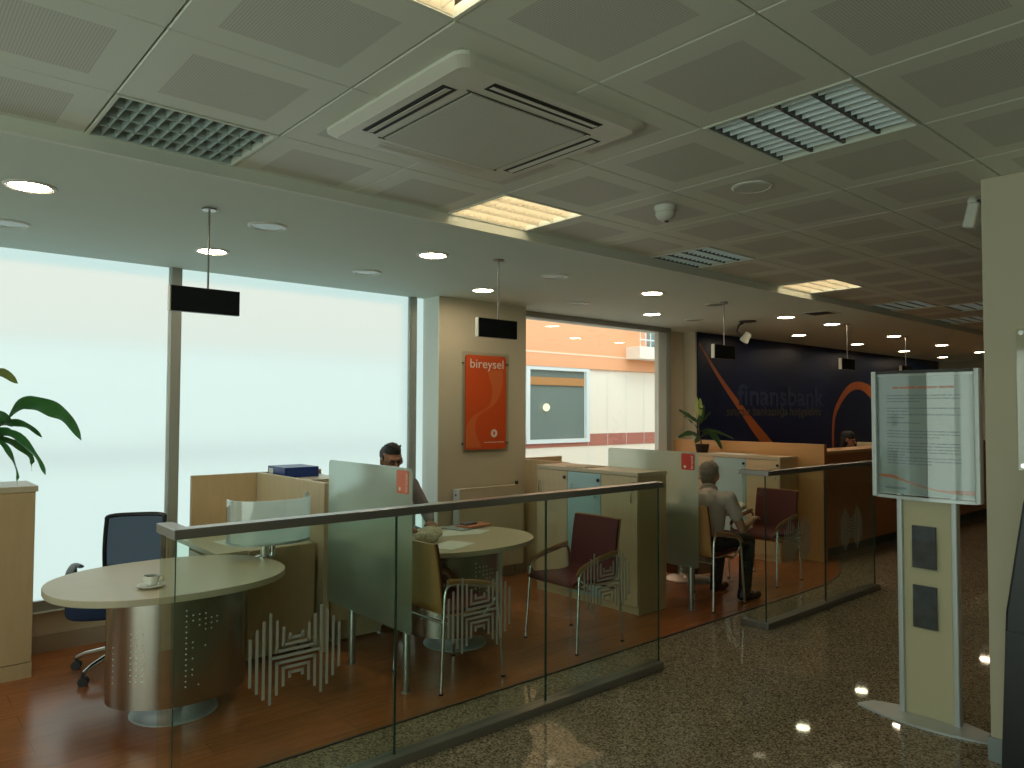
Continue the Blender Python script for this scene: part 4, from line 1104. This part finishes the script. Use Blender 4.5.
def hand_caps(w, dirn, up, s=1):
    """five fingers from wrist w pointing along dirn; up = back of hand; s=+1 thumb to the side"""
    w = Vector(w); d = Vector(dirn).normalized(); u = Vector(up).normalized(); sd = d.cross(u).normalized() * s
    caps = []; palm_end = w + d * .085
    for k in (-1.5, -.5, .5, 1.5):
        caps.append((w + sd * k * .011 + d * .01, .015, palm_end + sd * k * .019, .0125))
    for k, L in ((-1.5, .058), (-.5, .072), (.5, .078), (1.5, .068)):
        a = palm_end + sd * k * .021; b = a + d * L * .5 - u * .006; c = b + d * L * .38 - u * .022
        caps += [(a, .0095, b, .0088), (b, .0088, c, .0078)]
    a = w + d * .025 + sd * .026; b = a + d * .035 + sd * .022 - u * .004; c = b + d * .028 + sd * .006 - u * .008
    caps += [(a, .013, b, .0105), (b, .0105, c, .009)]
    return caps
def head_parts(c, yaw, pitch):
    """returns transform and (caps, ells) for a head centred on c looking along yaw (radians), built facing +x"""
    R = Matrix.Translation(c) @ Matrix.Rotation(yaw, 4, 'Z') @ Matrix.Rotation(pitch, 4, 'Y')
    return R
def make_person(name_label, hip, chest, neck, head, yaw, pitch, arms, legs, shirt, hairmat, skin, sleeve, hairfn, moust=False, glasses=False):
    """joints in world space; body one remeshed surface, clothes as children. The base point is the hip on the floor."""
    t = thing('person', name_label, 'person', (0, 0, 0))
    R = head_parts(head, yaw, pitch)
    T = lambda *p: R @ Vector(p)
    hip, chest, neck = Vector(hip), Vector(chest), Vector(neck)
    caps = [(hip, .105, chest, .115), (chest, .10, neck, .06), (neck, .056, T(-.015, 0, -.06), .054)]
    caps += [(T(-.018, 0, .02), .082, T(.012, 0, .012), .074), (T(.02, 0, -.03), .062, T(.045, 0, -.078), .036), (T(-.02, 0, .03), .084, T(-.01, 0, .045), .080)]
    caps += [(T(.080, 0, .012), .010, T(.103, 0, -.022), .015)]                                   # nose
    caps += [(T(.080, -.016, -.052), .010, T(.080, .016, -.052), .010), (T(.076, -.014, -.066), .009, T(.076, .014, -.066), .009)]   # lips
    caps += [(T(.078, -.040, .028), .010, T(.086, -.012, .026), .009), (T(.078, .040, .028), .010, T(.086, .012, .026), .009)]      # brow
    for s_ in (-1, 1): caps += [(T(-.008, s_ * .080, .018), .016, T(-.014, s_ * .082, -.02), .011)]
    sh = []
    for (S, E_, W_, hd, hu, hs) in arms:
        caps += [(chest + (Vector(S) - chest) * .35 + Vector((0, 0, .02)), .07, S, .052), (S, .048, E_, .038), (E_, .037, W_, .025)] + hand_caps(W_, hd, hu, hs)
    for (H_, K_, A_, fd) in legs:
        caps += [(H_, .078, K_, .056), (K_, .054, A_, .036), (A_, .036, Vector(A_) + Vector(fd) * .12 + Vector((0, 0, -.045)), .03)]
    body = blob('body', caps, skin, t, voxel=.0065, it=3)
    # shirt
    sc_ = [(hip + Vector((0, 0, -.02)), .145, hip + (chest - hip) * .5, .145), (hip + (chest - hip) * .5, .15, chest, .145), (chest, .13, chest + (neck - chest) * .75, .075)]
    for (S, E_, W_, hd, hu, hs) in arms:
        S = Vector(S); E2 = Vector(E_); W2 = Vector(W_)
        sc_ += [(chest + Vector((0, 0, .01)), .095, S, .066)]
        if sleeve == 'short': sc_ += [(S, .064, S + (E2 - S) * .55, .058)]
        else: sc_ += [(S, .062, E2, .050), (E2, .050, E2 + (W2 - E2) * .88, .036)]
    s_ob = blob('shirt', sc_, shirt, t, voxel=.009, it=3)
    nk = neck + (T(-.015, 0, -.06) - neck) * .1
    cr = MB(); ring = []
    dv = (T(0, 0, -.05) - neck).normalized(); a1 = dv.orthogonal().normalized(); a2 = dv.cross(a1)
    for k in range(20):
        a = 2 * PI * k / 20; ring.append(nk + a1 * .064 * math.cos(a) + a2 * .064 * math.sin(a) - dv * .002)
    cr.tube(ring, .014, 8, closed=True); cr.build('collar', shirt, s_ob, True)
    # trousers
    tc_ = [(hip + Vector((0, .04, -.02)), .125, hip + Vector((0, -.04, -.02)), .125)]
    for (H_, K_, A_, fd) in legs: tc_ += [(H_, .098, K_, .070), (K_, .070, Vector(A_) + Vector((0, 0, .02)), .055)]
    blob('trousers', tc_, 'trousers', t, voxel=.010, it=3)
    for (H_, K_, A_, fd) in legs:
        A_ = Vector(A_); fd = Vector(fd).normalized(); g0 = Vector((A_.x, A_.y, .0))
        blob('shoe', [(g0 - fd * .045 + Vector((0, 0, .045)), .040, g0 + fd * .05 + Vector((0, 0, .045)), .042), (g0 + fd * .05 + Vector((0, 0, .042)), .040, g0 + fd * .17 + Vector((0, 0, .036)), .032), (g0 - fd * .03 + Vector((0, 0, .08)), .043, g0 + Vector((0, 0, .10)), .042)], 'shoe', t, voxel=.008, it=2)
    # hair
    hairfn(T, t)
    m = MB()
    for s_ in (-1, 1):
        for p in m_eye(T, s_): m.sphere(p, .0085, 10, 8)
    m.build('eyes', 'black', t, True)
    if glasses:
        m = MB()
        for s_ in (-1, 1):
            m.tube([T(.094, s_ * .032 + .021 * math.cos(q), .006 + .014 * math.sin(q)) for q in [2 * PI * k / 16 for k in range(16)]], .0028, 6, closed=True)
            m.tube([T(.092, s_ * .057, .012), T(.04, s_ * .080, .012), T(-.01, s_ * .089, .010)], .0024, 6)
        m.tube([T(.094, -.010, .010), T(.098, 0, .012), T(.094, .010, .010)], .0026, 6)
        m.build('glasses', 'black', t, True)
    return t
def m_eye(T, s_): return [T(.0795, s_ * .032, .008)]
def short_hair(mat, spiky=False):
    def f(T, t):
        caps = [(T(-.038, 0, .052), .087, T(-.004, 0, .078), .074), (T(-.05, 0, .01), .075, T(-.05, 0, -.02), .062),
                (T(-.02, -.03, .03), .060, T(-.02, .03, .03), .060)]
        if spiky:
            rr = random.Random(4)
            for i in range(34):
                a = rr.uniform(0, 2 * PI); r = rr.uniform(0, .062); p = T(-.005 + r * math.cos(a), r * math.sin(a), .125 - r * .3)
                q = T(.0 + r * 1.15 * math.cos(a), r * 1.15 * math.sin(a), .150 - r * .3); caps.append((p, .013, q, .005))
        Ri = None
        blob('hair', caps, mat, t, voxel=.0055 if spiky else .007, it=1)
    return f
# employee behind the second table
make_person('employee in a grey shirt and glasses sitting behind the second table', (3.16, 5.14, .56), (3.16, 5.10, .93), (3.155, 5.07, 1.115), (3.145, 5.04, 1.240), math.radians(-100), math.radians(6),
    [((3.36, 5.08, 1.035), (3.455, 4.98, .80), (3.31, 4.74, .775), (-.45, -.9, 0), (0, 0, 1), 1), ((2.97, 5.08, 1.00), (2.90, 4.93, .80), (3.02, 4.72, .775), (.3, -.9, 0), (0, 0, 1), -1)],
    [((3.25, 5.08, .56), (3.28, 4.74, .52), (3.28, 4.80, .09), (0, -1, 0)), ((3.07, 5.08, .56), (3.02, 4.74, .52), (3.02, 4.82, .09), (0, -1, 0))],
    'greyshirt', 'hair', 'skin2', 'long', short_hair('hair', True), glasses=True)
# customer on the chair
make_person('grey-haired man in a pale short-sleeved shirt sitting with his back turned', (5.47, 3.71, .55), (5.53, 3.72, .84), (5.59, 3.76, .96), (5.645, 3.79, 1.06), math.radians(12), math.radians(20),
    [((5.57, 3.545, .90), (5.66, 3.475, .64), (5.86, 3.50, .70), (.9, .25, .12), (0, 0, 1), -1), ((5.55, 3.94, .90), (5.66, 4.00, .66), (5.86, 3.88, .70), (.9, -.3, .1), (0, 0, 1), 1)],
    [((5.54, 3.64, .54), (5.91, 3.58, .50), (5.80, 3.54, .09), (1, -.15, 0)), ((5.54, 3.81, .54), (5.92, 3.86, .50), (5.88, 3.88, .09), (1, .1, 0))],
    'beigeshirt', 'greyhair', 'skin', 'short', short_hair('greyhair'))
def long_hair(T, t):
    blob('hair', [(T(-.03, 0, .045), .092, T(.01, 0, .06), .082), (T(-.05, -.03, .0), .07, T(-.06, -.05, -.16), .055), (T(-.05, .03, .0), .07, T(-.06, .05, -.16), .055)], 'hair', t, voxel=.008, it=2)
make_person('dark-haired teller in dark clothes sitting behind the orange counter', (10.60, 4.86, .55), (10.60, 4.84, .92), (10.60, 4.82, 1.09), (10.59, 4.80, 1.235), math.radians(-70), math.radians(8),
    [((10.77, 4.82, 1.0), (10.82, 4.72, .80), (10.74, 4.52, .76), (-.2, -.9, 0), (0, 0, 1), 1), ((10.43, 4.82, 1.0), (10.38, 4.72, .80), (10.46, 4.52, .76), (.2, -.9, 0), (0, 0, 1), -1)],
    [((10.69, 4.80, .53), (10.70, 4.42, .50), (10.70, 4.44, .09), (0, -1, 0)), ((10.51, 4.80, .53), (10.50, 4.42, .50), (10.50, 4.44, .09), (0, -1, 0))],
    'trousers', 'hair', 'skin', 'long', long_hair)
dup(OC, (10.60, 4.88, 0), 0, label='swivel chair under the teller behind the orange counter')

GROUPS = {'visitor_chair': 'beech and burgundy visitor chairs at the oval tables', 'office_chair': 'swivel chairs of the employees', 'conference_table': 'oval tables on steel drums',
          'hanging_display': 'display signs hanging from the lowered ceiling', 'office_desk': 'maple corner desks', 'desk_partition': 'wooden desk screens', 'glass_screen': 'frosted glass screens between the bays',
          'monitor_screen': 'curved frosted screens on posts', 'glass_railing': 'glass railings along the desks', 'paper_sheet': 'papers on the desks'}
for o in list(C.objects):
    if o.parent is None and o.name.split('.')[0] in GROUPS and o.get('label'): o['group'] = GROUPS[o.name.split('.')[0]]
# ------------------------------------------------------------------ light, world, camera
wd = D.worlds.new('World'); sc.world = wd; wd.use_nodes = True
nt = wd.node_tree; bg = nt.nodes['Background']; bg.inputs[0].default_value = (.88, .95, 1.0, 1); bg.inputs[1].default_value = 2.1
sun = D.lights.new('sun', 'SUN'); sun.energy = .6; sun.angle = .3; sun.color = (1, .96, .9)
so = D.objects.new('sun', sun); C.objects.link(so); so.rotation_euler = (math.radians(38), 0, math.radians(15))

cam = D.cameras.new('camera'); co = D.objects.new('camera', cam); C.objects.link(co); sc.camera = co
f, yaw, pit, rol = 737.72, 8.52092216e-01, 3.53221168e-02, 3.73651127e-03
cy, sy, cp, sp = math.cos(yaw), math.sin(yaw), math.cos(pit), math.sin(pit)
F = Vector((cy * cp, sy * cp, sp)); r = Vector((sy, -cy, 0)); u = r.cross(F); c, s = math.cos(rol), math.sin(rol)
r2 = c * r + s * u; u2 = -s * r + c * u
mt = Matrix((( r2.x, u2.x, -F.x, 0), (r2.y, u2.y, -F.y, 0), (r2.z, u2.z, -F.z, 1.65), (0, 0, 0, 1)))
co.matrix_world = mt
cam.sensor_width = 36; cam.lens = 36 * f / 1024; cam.clip_start = .05; cam.clip_end = 200
vs = sc.view_settings; vs.view_transform = 'Standard'; vs.look = 'None'; vs.gamma = 1; vs.use_curve_mapping = False; vs.exposure = .28
sc.cycles.max_bounces = 10; sc.cycles.diffuse_bounces = 5; sc.cycles.transparent_max_bounces = 24; sc.cycles.transmission_bounces = 8
sc.cycles.use_denoising = True; sc.cycles.sample_clamp_indirect = 6
sc.cycles.caustics_reflective = False; sc.cycles.caustics_refractive = False
